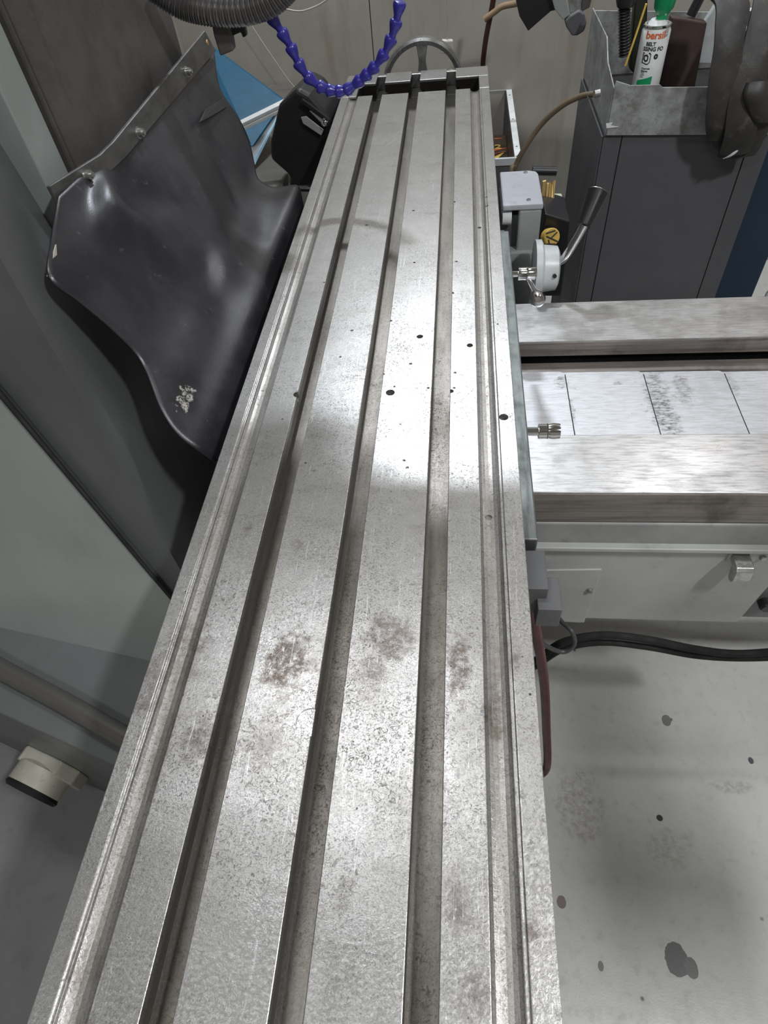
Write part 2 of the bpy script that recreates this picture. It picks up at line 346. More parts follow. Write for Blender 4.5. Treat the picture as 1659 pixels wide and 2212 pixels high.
def m_galv():
    s = NT('worn_galvanised_tray'); a = s.noise(14, 7, 0.7); b = s.noise(60, 6, 0.7)
    c = s.mix(s.rng(a, 0.35, 0.65), (0.38, 0.40, 0.39), (0.20, 0.20, 0.195)); c = s.mix(s.math('MULTIPLY', s.rng(b, 0.45, 0.7), 0.5), c, (0.12, 0.10, 0.095))
    return s.done(c, 0.5, 0.3, s.bump(b, 0.2, 0.001))
M['galv'] = m_galv()

# ================================================================== the room
WY = 2.7
struct(box('floor', (-3, -3, -0.05), (3.4, WY+0.1, 0), M['floor']))
struct(box('ceiling', (-3, -3, CEIL), (3.4, WY+0.1, CEIL+0.05), M['wall']))
wb = struct(box('wall_back', (-3, WY+0.012, 0), (3.4, WY+0.1, CEIL), M['dark']))
xs = [-2.99, -1.52, -0.311, 0.905, 2.12, 3.39]
for x0, x1 in zip(xs, xs[1:]): box('panel', (x0+0.0015, WY, 0.0), (x1-0.0015, WY+0.012, CEIL), M['wall'], wb, bevel=0.001)
struct(box('wall_left', (-3.1, -3, 0), (-3, WY, CEIL), M['wall']))
struct(box('wall_right', (3.4, -3, 0), (3.5, WY, CEIL), M['wall']))
struct(box('wall_front', (-3, -3.1, 0), (3.4, -3, CEIL), M['wall']))
for i, (loc, sx, sy, p, col_, lab) in enumerate(LAMPS):
    t = thing('ceiling_lamp', lab, 'lamp', loc)
    box('housing', (loc[0]-sx/2-.02, loc[1]-sy/2-.02, loc[2]), (loc[0]+sx/2+.02, loc[1]+sy/2+.02, loc[2]+.06), M['lamp'], t)
    if loc[2] < CEIL-.06: box('hanger', (loc[0]-.01, loc[1]-.01, loc[2]+.06), (loc[0]+.01, loc[1]+.01, CEIL), M['lamp'], t)

# ================================================================== worktable with T-slots
YN, YS, YE = -0.30, 1.815, 1.978       # near end, where the strips stop, far end
ZT = 1.0
tt = thing('milling_table', 'long ground steel worktable with three T-slots running away from the viewer', 'machine table', (-0.114, 0.8, ZT-0.075))
XL, XR = -0.3014, 0.0733
gut_l, gut_r = (-0.2815, -0.2575), (0.0262, 0.0492)
slots = [(-0.2195, -0.1955), (-0.1278, -0.1033), (-0.0345, -0.0100)]
LIP, TD, TW = 0.021, 0.037, 0.0085
def gutter(x0, x1, d=0.0075, n=8):
    cx, r = (x0+x1)/2, (x1-x0)/2; return [(cx-r*math.cos(PI*k/n), -d*math.sin(PI*k/n)**0.8) for k in range(n+1)]
prof = [(XL, -0.075), (XL, 0)]
prof += [(gut_l[0]-0.004, 0), (gut_l[0]-0.003, -0.0012)] + [(x, min(z, -0.0012)) for x, z in gutter(*gut_l)[:-1]] + [(gut_l[1], 0)]
for a, b in slots: prof += [(a, 0), (a, -LIP), (a-TW, -LIP), (a-TW, -TD), (b+TW, -TD), (b+TW, -LIP), (b, -LIP), (b, 0)]
prof += [(gut_r[0], 0)] + [(x, min(z, -0.0012)) for x, z in gutter(*gut_r)[1:]] + [(gut_r[1]+0.003, -0.0012), (gut_r[1]+0.004, 0)]
prof += [(XR, 0), (XR, -0.075)]
bm = bmesh.new()
def sect(pts, y0, y1): a_prism(bm, [(x, y0, ZT+z) for x, z in pts], (0, y1-y0, 0))
sect(prof, YN, YS)
sect([(XL, -0.075), (XL, 0), (-0.262, 0), (-0.2575, -0.038), (0.0445, -0.038), (0.0492, 0), (XR, 0), (XR, -0.075)], YS, 1.905)
pe = [(XL, -0.075), (XL, 0)]
for a, b in slots: pe += [(a, 0), (a, -LIP-.002), (a-TW, -LIP-.002), (a-TW, -TD-.001), (b+TW, -TD-.001), (b+TW, -LIP-.002), (b, -LIP-.002), (b, 0)]
pe += [(XR, 0), (XR, -0.075)]
sect(pe, 1.905, YE)
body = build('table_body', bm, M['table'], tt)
bw = body.modifiers.new('bevel', 'BEVEL'); bw.width = 0.0011; bw.segments = 2; bw.limit_method = 'ANGLE'; bw.angle_limit = math.radians(50)
# drilled holes, cutter strikes and scribed rings, cut into the mesh
bm = bmesh.new()
holes = [(642, 852, .0055), (843, 848, .0062), (1088, 901, .0060), (1056, 1109, .0042), (974, 845, .0038), (907, 727, .0048), (1015, 746, .0045), (925, 838, .002), (887, 786, .0025),
         (983, 805, .0022), (760, 714, .0025), (735, 771, .002), (845, 693, .002), (951, 660, .0025), (977, 633, .0030), (986, 565, .0024), (895, 567, .0022), (981, 436, .0028), (893, 455, .0026),
         (1036, 483, .0034), (981, 838, .002), (829, 808, .0016), (852, 835, .0016), (660, 1000, .0014), (880, 1010, .002), (873, 995, .002), (555, 1944, .0022), (1145, 1500, .0012),
         (700, 610, .0014), (1075, 700, .0014), (792, 486, .003), (880, 372, .002), (1052, 444, .003), (1050, 425, .003), (970, 655, .003), (610, 905, .0012), (720, 640, .0012), (773, 437, .0015)]
for (x, y, r) in holes:
    p = oz(x, y, ZT); a_lathe(bm, p-V((0, 0, .010 if r > .003 else .003)), (0, 0, 1), [(r, 0), (r, .02)], 16)
for (x, y, r) in ((674, 1560, .013),):
    p = oz(x, y, ZT); a_lathe(bm, p-V((0.002, 0, .0015)), (0, 0, 1), [(r, 0), (r, .02)], 24)
for (x, y, r) in ((715, 1214, .0068), (730, 1489, .0066), (868, 1880, .0105)):
    p = oz(x, y, ZT); n = 40; g = .00035
    vs = [[bm.verts.new((p.x+math.cos(2*PI*i/n)*(r+s*g), p.y+math.sin(2*PI*i/n)*(r+s*g), ZT+h)) for i in range(n)] for s, h in ((-1, -.0005), (1, -.0005), (1, .003), (-1, .003))]
    for k in range(4):
        A, B = vs[k], vs[(k+1) % 4]
        for i in range(n): bm.faces.new((A[i], A[(i+1) % n], B[(i+1) % n], B[i]))
bmesh.ops.recalc_face_normals(bm, faces=bm.faces)
cme = bpy.data.meshes.new('cut'); bm.to_mesh(cme); bm.free(); cut = bpy.data.objects.new('cut', cme); COL.objects.link(cut)
body.modifiers.new('bool', 'BOOLEAN').object = cut; body.modifiers['bool'].operation = 'DIFFERENCE'; body.modifiers['bool'].solver = 'EXACT'; body.modifiers['bool'].use_self = True
bpy.context.view_layer.update()
dg = bpy.context.evaluated_depsgraph_get(); nm = bpy.data.meshes.new_from_object(body.evaluated_get(dg))
body.modifiers.clear(); body.data = nm; nm.name = 'table_body'; bpy.data.objects.remove(cut)

# handwheel at the far end
hw = thing('handwheel', 'round steel handwheel with spokes behind the far end of the worktable', 'handwheel', oy(914, 182, 2.07))
c = oy(914, 184, 2.07); Rw = 0.112
bm = bmesh.new(); n = 48; sec = [(Rw-.014, -.012), (Rw-.004, -.015), (Rw+.002, -.009), (Rw+.003, .006), (Rw-.003, .012), (Rw-.014, .010)]
rings = [[bm.verts.new(c+V((math.cos(t)*r, h, math.sin(t)*r))) for (r, h) in sec] for t in [2*PI*i/n for i in range(n)]]
for i in range(n):
    A, B = rings[i], rings[(i+1) % n]
    for k in range(6): bm.faces.new((A[k], A[(k+1) % 6], B[(k+1) % 6], B[k]))
build('rim', bm, M['wheel'], hw, smooth=30)
lathe('hub', c-V((0, .06, 0)), (0, 1, 0), [(.016, 0), (.016, .035), (.026, .045), (.026, .07), (.0, .07)], M['wheel'], hw)
for k in range(3):
    a = PI/2+k*2*PI/3; d = V((math.cos(a), 0, math.sin(a))); s_ = V((-math.sin(a), 0, math.cos(a)))
    q = []
    for y in (-.006, .006): q += [c+d*.02-s_*.015+V((0, y, 0)), c+d*.02+s_*.015+V((0, y, 0)), c+d*.06+s_*.0095+V((0, y, 0)), c+d*(Rw-.012)+s_*.016+V((0, y, 0)), c+d*(Rw-.012)-s_*.016+V((0, y, 0)), c+d*.06-s_*.0095+V((0, y, 0))]
    prism('spoke', q[:6], (0, .012, 0), M['wheel'], hw, bevel=.002)
# bracket behind the slots at the table end
eb = prism('end_bracket', [(-0.225, YE, ZT-.006), (0.0, YE, ZT-.006), (0.0, YE, ZT-.06), (-0.225, YE, ZT-.06)], (0, .018, 0), M['wheel'], tt, bevel=.002, label='dark bracket bolted across the far end')

# ================================================================== saddle under the table with its small controls
sd = thing('saddle', 'grey saddle casting carrying the worktable with chrome crank and stop block', 'machine part', (0, .8, .70))
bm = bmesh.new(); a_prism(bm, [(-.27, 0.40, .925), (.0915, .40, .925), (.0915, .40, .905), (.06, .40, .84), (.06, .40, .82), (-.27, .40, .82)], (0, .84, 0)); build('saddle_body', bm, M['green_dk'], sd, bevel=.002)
box('gib_strip', (.0745, .435, .925), (.0925, 1.15, .968), ground_steel('green_scaled_strip', (.20, .215, .21), (1, .1, 1), .5, .5, (.12, .135, .13), 80, 25), sd, bevel=.002)
p1 = oz(1150, 1195, .95)
bm = bmesh.new(); a_box(bm, (.075, .376, .905), (.1005, .428, .957)); build('stop_block', bm, M['dark'], sd, bevel=.001)
bm = bmesh.new(); a_box(bm, (.09, .362, .90), (.1165, .405, .937)); build('stop_block', bm, M['dark'], sd, bevel=.001)
# chrome crank
ck = lathe('crank_hub', oz(1107, 592, .93), (1, 0, 0), [(.005, 0), (.005, .010), (.011, .010), (.011, .024), (.012, .026), (.011, .028), (.011, .040), (.008, .043), (0, .043)], M['chrome'], sd)
h0 = oz(1141, 606, .93); h1 = oz(1164, 652, .945)
d = (h1-h0)
lathe('crank_arm', h0, d, [(.0045, 0), (.0055, .012), (.007, d.length*.55), (.0125, d.length*.8), (.0135, d.length*.9), (.010, d.length*.99), (0, d.length*1.03)], M['chrome'], sd, 18)
kb = lathe('locking_knob', oz(1138, 932, .93), (1, 0, 0), [(.006, 0), (.006, .016), (.0105, .016), (.0105, .027), (.0115, .028), (.0105, .029), (.0115, .036), (.0105, .045), (.0, .0455)], M['chrome'], sd)

# ================================================================== feed gearbox on the right of the table
gx = thing('feed_gearbox', 'light grey gearbox beside the table with a black-gripped lever', 'gearbox', oz(1140, 560, .75))
zt = .955; A = oz(1083, 370, zt); B = oz(1172, 442, zt)
x0, x1, y0, y1 = .0875, oz(1175, 442, zt).x, oz(1130, 442, zt).y, oz(1130, 368, zt).y
cp = prism('top_plate', [(x0, y0, zt-.012), (x1, y0, zt-.012), (x1, y1-.02, zt-.012), (x1-.004, y1-.006, zt-.012), (x1-.018, y1, zt-.012), (x0, y1, zt-.012)], (0, 0, .012), paint('lilac_grey_paint', (.50, .51, .56), .35, .1, dirt=(.2, .12, .12), damt=.3, scale=14), gx, bevel=.003)
for (px_, py_) in ((1135, 373), (1142, 432)):
    p = oz(px_, py_, zt); lathe('screw', p-V((0, 0, .0005)), (0, 0, 1), [(.0045, 0), (.0045, .0015), (.003, .0025), (.003, .001), (0, .001)], M['steel'], cp, 16)
xi = oz(1122, 480, .93).x
bm = bmesh.new(); a_box(bm, (xi, y0+.001, .60), (x1-.002, y1-.004, zt-.012)); build('housing', bm, M['gear'], gx, bevel=.004)
box('housing_web', (.0885, y0+.02, .70), (xi, y1-.01, zt-.03), M['dark'], gx)
lo = oz(1105, 545, .93)
box('lower_housing', (.0945, y0-.006, .60), (x1-.004, y0+.05, oy(1130, 541, y0).z), M['gear'], gx, bevel=.004)
lathe('bearing', (.089, y0+.012, .925), (1, 0, 0), [(.014, 0), (.014, .018), (0, .018)], M['white'], gx)
# flange: axis +x
fc = oz(1178, 575, .84); fc = V((x1-.016, oy(1185, 570, 1.20).y, oy(1185, 570, 1.20).z-.01))
lathe('flange', fc, (1, 0, 0), [(.055, 0), (.055, .012), (.050, .015), (.045, .017), (.042, .044), (.034, .048), (0, .048)], M['flange'], gx, 40)
p = fc+V((.036, -.040, .008)); lathe('grub_screw', p, (0.1, -1, .2), [(.004, 0), (.004, .006), (0, .0061)], M['black'], gx, 12)
l0 = fc+V((.05, -.005, .012)); tipx = oy(1296, 425, 1.12)
kx = oy(1232, 575, 1.10); gr0 = oy(1248, 512, 1.11); gr1 = oy(1290, 413, 1.13)
gr0 = oy(1263, 484, 1.18); gr1 = oy(1291, 416, 1.22); lv = tube('lever', spline([oy(1196, 570, 1.19), oy(1214, 562, 1.185), oy(1226, 548, 1.18), oy(1246, 515, 1.18), gr0], 6), .0080, M['chrome'], gx)
axg = (gr1-gr0)
gp = lathe('grip', gr0, axg, [(.0125, -.004), (.0135, .0), (.0195, axg.length*.90), (.0205, axg.length*.98), (.0190, axg.length*1.01), (0, axg.length*1.012)], M['black'], lv, 28, label='black tapered grip')
lathe('grip_cap', gr0+axg*1.008, axg, [(.0185, 0), (.0180, .0014), (.012, .0026), (0, .003)], M['steel'], lv, 28, label='dull silver end cap')

# ================================================================== cross ways to the right
YB = .635
bd = thing('cross_ways', 'pair of bright ground ways with sliding cover plates extending to the right', 'machine slideway', (.6, .82, .30))
X1 = 1.35; X0 = .02
box('way_rail', (X0, 1.0126, .788), (X1, 1.141, .82), [M['way']], bd, bevel=.0012, label='far ground way')
box('way_rail', (X0, YB, .755), (X1, .7595, .82), [M['way']], bd, bevel=.0012, label='near ground way')
box('way_side', (X0, 1.0105, .788), (X1, 1.0126, .817), M['way_side'], bd)
box('way_side', (X0, YB-.002, .753), (X1, YB, .817), M['way_side'], bd)
box('way_ledge', (X0, .975, .755), (X1, 1.004, .777), M['way_side'], bd, bevel=.001, label='brownish oily ledge')
box('way_bed', (X0, YB+.01, .45), (X1, 1.135, .755), M['green_dk'], bd)
box('way_bed', (X0, 1.03, .755), (X1, 1.12, .79), M['blackm'], bd)
ex = [.02, .2004, .343, .4865, .63, .775, .92, 1.35]
for i, (a, b) in enumerate(zip(ex, ex[1:])):
    z1 = .7790-.0022*i; y0_, y1_ = .7600, .9745; r = .010
    pts = [(a-.02 if i else a, y0_, z1), (b, y0_, z1)]+[(b-r+r*math.cos(t), y1_-r+r*math.sin(t), z1) for t in (0, .4, .8, 1.2, PI/2)]+[(a-.02 if i else a, y1_, z1)]
    prism('cover_plate', pts, (0, 0, -.0021), M['plate_beige'] if i > 3 else M['plate'], bd, bevel=.0005)
    if i < 6: prism('joint_shade', [(b+.0001, .7605, z1-.0006), (b+.0017, .7605, z1-.0006), (b+.0017, .966, z1-.0006), (b+.0001, .966, z1-.0006)], (0, 0, -.0015), M['blackm'], bd)  # dark strip stands in for the shade line at each plate step
yf = YB-.004
box('bed_face', (X0, yf, .694), (X1, YB+.01, .7495), paint('knee_edge_paint', (.30, .30, .29), .45, .2, dirt=(.1, .07, .05), damt=.5, scale=9), bd, bevel=.003)
box('lip', (X0, yf-.012, .689), (X1, YB, .699), M['panelgrey'], bd, bevel=.002)
box('gap', (X0, YB-.001, .67), (X1, YB+.012, .69), M['blackm'], bd)
def kp(x, y, dy=0.0): p = oy(x, y, YB-.004-dy); return p
g = [kp(1150, 1187), kp(1720, 1191), kp(1720, 1200), kp(1593, 1345), kp(1262, 1336), kp(1256, 1347), kp(1150, 1340)]
prism('guard_panel', g, (0, .03, 0), M['panelgrey'], bd, bevel=.003)
g = [kp(1160, 1233, .003), kp(1300, 1231, .003), kp(1262, 1345, .003), kp(1150, 1340, .003)]
prism('guard_flap', g, (0, .004, 0), M['panelgrey'], bd, bevel=.001)
for (x, y, dy) in ((1274, 1275, .004), (1648, 1204, .004)): lathe('screw', kp(x, y, dy), (0, -1, 0), [(.0055, 0), (.0055, .003), (.004, .0045), (0, .0045)], M['steel'], bd, 18)
# bent hook on the guard
a_, b_ = kp(1582, 1182, .0), kp(1632, 1184, .0)
hx0, hx1 = a_.x+.004, a_.x+.030
pts = [V((0, YB-y, z)) for y, z in ((.004, .679), (.034, .677), (.040, .672), (.042, .652), (.039, .643), (.031, .639), (.024, .643), (.022, .652), (.020, .664), (.004, .668))]
prism('hook_bracket', [V((hx0, q.y, q.z)) for q in pts], (hx1-hx0, 0, 0), M['steel'], bd, bevel=.0008, label='bent bright metal hook')
box('hook_foot', (hx0-.004, YB-.007, .655), (hx1+.022, YB-.004, .682), M['panelgrey'], bd, bevel=.001)
kn = kp(1650, 1292, -.02); lathe('round_knob', kn, (0, -1, 0), [(.004, 0), (.013, .004), (.013, .02), (.010, .024), (0, .024)], M['black'], bd)
# knee pedestal below, mostly hidden
box('knee_column', (-.25, .68, .02), (.14, 1.08, .449), M['green_dk'], bd)

# cables and the red handle below the table edge
def cable(name, pts, r, mat, label, cat): o = tube(name, spline(pts, 10), r, mat); tag(o, label, cat); return o
yc = .56
cable('cable', [oy(1080, 1470, yc), oy(1160, 1425, yc), oy(1215, 1388, yc), oy(1300, 1372, yc), oy(1400, 1382, yc), oy(1500, 1402, yc), oy(1590, 1412, yc), oy(1700, 1406, yc)], .0072, M['blackm'], 'thick black cable under the grey guard, upper of two', 'cable')
cable('cable', [oy(1080, 1488, yc), oy(1160, 1437, yc), oy(1218, 1402, yc), oy(1300, 1388, yc), oy(1400, 1398, yc), oy(1500, 1416, yc), oy(1590, 1422, yc), oy(1700, 1420, yc)], .0060, M['blackm'], 'thick black cable under the grey guard, lower of two', 'cable')
cable('hose_loop', [oy(1110, 1320, yc-.03), oy(1150, 1372, yc-.03), oy(1185, 1398, yc-.03), oy(1218, 1408, yc-.03), oy(1240, 1392, yc-.025), oy(1236, 1365, yc-.02), oy(1215, 1345, yc), oy(1195, 1320, yc+.03)], .0042, plain('dark_grey_hose', (.06, .06, .062), .4), 'dark grey hose looped around the black cables', 'hose')
tube_pts = spline([V((.070, .50, .918)), oy(1150, 1320, .48), oy(1165, 1400, .475), oy(1176, 1480, .47), oy(1180, 1570, .46), oy(1182, 1650, .45), oy(1170, 1672, .445), oy(1150, 1680, .44), oy(1130, 1660, .44)], 8)
o = tube('red_handle', tube_pts, .0085, M['red']); tag(o, 'dark red rounded handle hanging below the right table edge', 'handle')

# ================================================================== machine column on the left
mc = thing('machine_column', 'tall grey-green painted machine column left of the worktable', 'machine column', (-.8, .9, 0))
def colprism(name, corner_pts, z0, z1, mat, bev=.004, **k): return prism(name, [V((p[0], p[1], z0)) for p in corner_pts], (0, 0, z1-z0), mat, mc, bevel=bev, **k)
ZB = .62
B1 = oz(520, 1471, ZB); S0 = ox(0, 850, -.60)
Ct = B1+(S0-B1)*((2.2-B1.z)/(S0.z-B1.z))
Bl, Br = oz(-260, 1297, ZB), oz(300, 1608, ZB)
def loft(name, bot, top, mat, bev=.004, **k):
    bm = bmesh.new(); n = len(bot); a = [bm.verts.new(p) for p in bot]; b = [bm.verts.new(p) for p in top]
    bm.faces.new(a); bm.faces.new(b[::-1])
    for i in range(n): bm.faces.new((a[i], a[(i+1) % n], b[(i+1) % n], b[i]))
    bmesh.ops.triangulate(bm, faces=[f for f in bm.faces if len(f.verts) == 4])
    return build(name, bm, mat, mc, **k)
e1 = (Ct-B1)
loft('front_cover', [B1, Bl, Bl+V((0, .6, 0))], [Ct, Ct+Bl-B1, Ct+Bl-B1+V((0, .6, 0))], M['green'])
sd_top = Ct+V((-.003, .012, 0)); sd_bot = B1+V((-.003, .012, 0))
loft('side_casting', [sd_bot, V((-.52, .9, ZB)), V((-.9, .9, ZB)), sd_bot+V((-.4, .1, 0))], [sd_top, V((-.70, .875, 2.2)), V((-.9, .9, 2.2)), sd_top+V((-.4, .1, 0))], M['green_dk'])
bm = bmesh.new(); a_tube(bm, [B1.lerp(Ct, t/12)+V((.001, -.001, 0)) for t in range(13)], .004, 8, rfun=lambda f_, i: .0022+.007*f_); build('seam_gasket', bm, M['blackm'], mc, smooth=60, label='dark tapering gap between two covers')
box('added_floor_plate', (-1.7, -.7, 0), (-.15, .95, .05), paint('floor_plate_grey', (.23, .225, .23), .5, .15, dirt=(.04, .035, .03), damt=.25, scale=7), mc, bevel=.004)  # added grey plate that darkens the floor left of the table
Fa, Fb = oz(-40, 1522, ZB), oz(240, 1650, ZB); dv = (Fb-Fa).normalized(); nb = V((dv.y, -dv.x, 0))
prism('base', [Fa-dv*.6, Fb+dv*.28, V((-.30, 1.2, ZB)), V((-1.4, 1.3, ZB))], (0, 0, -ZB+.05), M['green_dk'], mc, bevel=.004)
colprism('slideway', [(-.535, .885), (-.535, 1.42), (-.9, 1.42), (-.9, .885)], .3, 2.2, M['slide'], .004)
colprism('slideway_edge', [(-.535, .89), (-.515, .91), (-.515, 1.36), (-.54, 1.40)], 1.16, 2.2, M['slide'], .003)
colprism('side_strip', [(-.53, .80), (-.53, .86), (-.56, .885), (-.65, .885), (-.65, .80)], 1.10, 2.2, M['green'], .002)
# unseen overarm and spindle head above the frame, shaped to shade the table
colprism('overarm', [(-.75, 1.10), (.12, 1.10), (.12, 1.25), (-.75, 1.28)], 1.74, 1.86, M['green'], .01)
colprism('spindle_head', [(-.30, 1.08), (-.12, 1.08), (-.12, 1.31), (-.30, 1.31)], 1.72, 2.05, M['green'], .02)
pa_ = tube('shadow_arm', spline([V((.10, 1.18, 1.80)), V((.45, .85, 1.95)), V((.85, .30, 2.0)), V((.95, -.02, 1.98)), V((.95, -.08, 1.90))], 8), .02, M['green'], mc)  # added unseen arm, box and knob that cast shadows on the floor
bm = bmesh.new(); a_box(bm, (.87, -.18, 1.72), (1.0, -.04, 1.92)); build('shadow_box', bm, M['green'], mc, bevel=.01)
lathe('shadow_knob', (.97, .08, 1.98), (.6, .5, 0), [(.008, 0), (.008, .06), (.026, .07), (.03, .09), (.024, .11), (0, .115)], M['black'], pa_, 20)
pp = [oz(-60, 1406, ZB+.02), oz(0, 1444, ZB+.02), oz(130, 1513, ZB+.02), oz(265, 1590, ZB+.02), oz(400, 1660, ZB+.02)]
tube('pipe', spline(pp, 4), .016, M['conduit'], mc, label='dark steel pipe running across the lower front')
# flanged stub on the base
fcx = opl(118, 1640, Fb, nb)
def fl(u, z): return fcx-dv*u+V((0, 0, z))
prism('stub_flange', [fl(-.072, .004), fl(-.046, .04), fl(.046, .04), fl(.072, .010), fl(.064, -.05), fl(-.064, -.05)], nb*.03, M['beige'], mc, bevel=.003)
sb = lathe('stub_pipe', fcx+nb*.026, nb, [(.056, 0), (.056, .036), (.052, .042), (.048, .044), (.047, .02), (0, .02)], M['beige'], mc, 32)
lathe('stub_seal', fcx+nb*.062, nb, [(.054, 0), (.057, .008), (.052, .014), (.044, .014), (.044, .003), (0, .003)], M['blackm'], mc, 32)

# ================================================================== rubber way cover with clamp bar
rc = thing('way_cover', 'black rubber sheet draped from a bolted steel bar beside the worktable', 'rubber cover', (-.5, 1.1, 1.0))
near = [(125, 425, -.500), (112, 510, -.490), (105, 597, -.478), (170, 652, -.462), (245, 715, -.445), (305, 782, -.425), (348, 885, -.395), (395, 955, -.372), (455, 1000, -.345), (520, 1030, -.318)]
far = [(462, 112, -.500), (474, 190, -.482), (512, 250, -.465), (536, 300, -.450), (548, 350, -.436), (556, 384, -.420), (580, 402, -.395), (612, 412, -.365), (640, 428, -.340), (668, 490, -.318)]
near = spline([ox(*q) for q in near], 6); far = spline([ox(*q) for q in far], 6)
NV, NU = len(near), 70
bm = bmesh.new(); grid = []
for j in range(NV):
    row = []; v = j/(NV-1)
    for i in range(NU+1):
        u = i/NU; p = near[j].lerp(far[j], u)
        # bowed between its edges, with folds falling from the first bolt and a soft roll next to the table
        amp = math.sin(PI*u)
        out = .018*amp*math.sin(PI*min(1, v*1.05))
        fold = .020*math.exp(-((u-(.17+.25*v))/.045)**2)*math.exp(-((v-.22)/.20)**2) - .018*math.exp(-((u-(.30+.2*v))/.07)**2)*math.exp(-((v-.2)/.16)**2)
        fold += .010*math.exp(-((u-(.52-.08*v))/.07)**2)*math.sin(PI*v) - .012*math.exp(-((u-.74)/.05)**2)*math.exp(-((v-.3)/.2)**2)
        fold += .022*math.exp(-((v-.84)/.08)**2)*(.35+.65*u)
        fold += .006*mnoise.noise(V((u*6, v*5, 3.3)))*amp
        k_ = min(1, v/.14); k_ = k_*k_*(3-2*k_)
        p = p+V((.75, 0, .65))*(out+fold)*k_
        row.append(bm.verts.new(p))
    grid.append(row)
for j in range(NV-1):
    for i in range(NU): bm.faces.new((grid[j][i], grid[j+1][i], grid[j+1][i+1], grid[j][i+1]))
sh = build('rubber_sheet', bm, M['rubber'], rc, smooth=180)
so = sh.modifiers.new('solid', 'SOLIDIFY'); so.thickness = .003; so.offset = 0
# little torn flap by the far corner
tf = [ox(428, 268, -.468), ox(452, 255, -.462), ox(486, 236, -.470), ox(480, 215, -.476), ox(440, 240, -.474)]
prism('torn_flap', tf, (.004, 0, .003), M['rubber'], rc, bevel=.001)
prism('paper_corner', [ox(122, 528, -.481), ox(126, 600, -.478), ox(134, 612, -.477), ox(104, 597, -.480)], (-.002, 0, 0), M['beige'], rc, label='pale worn corner')
def barpts(dx=0.0):
    xb = -.492+dx
    return [V((-.560+dx, .835-.055, 0)), ox(235, 345, xb)*1, ox(452, 80, xb)*1]
zt_, zb_ = 1.232, 1.200
pth_t = [ox(105, 402, -.535), ox(232, 326, -.497), ox(440, 66, -.497), ox(452, 68, -.497)]
pth_b = [ox(133, 440, -.535), ox(262, 350, -.497), ox(465, 104, -.497)]
T = [ox(108, 402, -.505), ox(228, 328, -.488), ox(443, 66, -.488)]
Bq = [ox(128, 441, -.505), ox(258, 357, -.488), ox(467, 110, -.488)]
bm = bmesh.new(); L = []
segs = [(T[0], Bq[0]), (T[0].lerp(T[1], .9), Bq[0].lerp(Bq[1], .9)), (T[1].lerp(T[2], .06), Bq[1].lerp(Bq[2], .06)), (T[2], Bq[2])]
for a, b in segs:
    n_ = V((-.006, 0, .0))
    L.append([bm.verts.new(a), bm.verts.new(b), bm.verts.new(b+n_), bm.verts.new(a+n_)])
for A_, B_ in zip(L, L[1:]):
    for k in range(4): bm.faces.new((A_[k], A_[(k+1) % 4], B_[(k+1) % 4], B_[k]))
bm.faces.new(L[0][::-1]); bm.faces.new(L[-1])
cb = build('clamp_bar', bm, M['bar'], rc, bevel=.0012, label='bent dark steel clamping bar')
for (x, y, X) in ((186, 378, -.497), (299, 287, -.488), (403, 155, -.488)):
    p = ox(x, y, X)
    lathe('bolt', p+V((-.001, 0, 0)), (1, -.1, .05), [(.0085, 0), (.0085, .002), (.0062, .0022), (.0062, .0085), (.0035, .0085), (.0035, .012), (0, .012)], M['steel'], cb, 18)
lathe('bolt', ox(448, 92, -.488), (1, 0, 0), [(.005, 0), (.0045, .001), (0, .0012)], M['brass'], cb, 14)

# ================================================================== conduit and segmented coolant hose
yh = 1.25
hp = [oy(330, -30, yh), oy(385, 5, yh), oy(430, 19, yh), oy(490, 25, yh), oy(545, 18, yh), oy(590, -2, yh), oy(630, -40, yh)]
pts = spline(hp, 60); bm = bmesh.new()
a_tube(bm, pts, .02, 16, rfun=lambda f, i: .0205+.0014*math.sin(i*2*PI/6.5))
o = build('corrugated_conduit', bm, M['conduit'], smooth=60); tag(o, 'dark corrugated steel conduit curving across the top left', 'conduit')
sp = spline([oy(560, -5, 1.27), oy(583, 32, 1.27), oy(608, 68, 1.27), oy(625, 95, 1.27), oy(640, 128, 1.27), oy(655, 155, 1.27), oy(676, 177, 1.27), oy(700, 192, 1.27), oy(728, 198, 1.27), oy(752, 194, 1.27), oy(775, 176, 1.27), oy(800, 155, 1.27), oy(822, 130, 1.27), oy(838, 102, 1.27), oy(850, 70, 1.27), oy(858, 38, 1.27), oy(864, 4, 1.27), oy(868, -25, 1.27)], 20)
ch = thing('coolant_hose', 'segmented violet-blue plastic coolant hose hanging in a U', 'coolant hose', sp[0])
acc = 0; nxt = .012; dists = [0]
for a, b in zip(sp, sp[1:]): dists.append(dists[-1]+(b-a).length)
def along(d):
    for i in range(1, len(dists)):
        if dists[i] >= d:
            f = (d-dists[i-1])/(dists[i]-dists[i-1]); return sp[i-1].lerp(sp[i], f), (sp[i]-sp[i-1]).normalized()
    return sp[-1], (sp[-1]-sp[-2]).normalized()
d_ = .004
while d_ < dists[-1]-.02:
    mid = abs(along(d_)[0].x+.2); step = .0168 if mid < .055 else .0245
    p, t = along(d_); q, _ = along(d_+step)
    if p.x > -.2: p, q, t = q, p, -(q-p).normalized()      # segments of the right arm point the other way
    else: t = (q-p).normalized()
    lathe('hose_segment', p, t, [(.0060, -.002), (.0095, -.0005), (.0108, .002), (.0105, .006), (.0085, .012), (.0062, .018), (.0060, .026), (.0074, .028), (0, .028)], M['blue'], ch, 18)
    d_ += step
cable('thin_cable', [oy(590, 12, 2.2), oy(640, 24, 2.2), oy(672, 18, 2.2), oy(705, 0, 2.2), oy(730, -30, 2.2)], .0022, M['beige'], 'thin pale cable sagging between conduit and wall', 'cable')
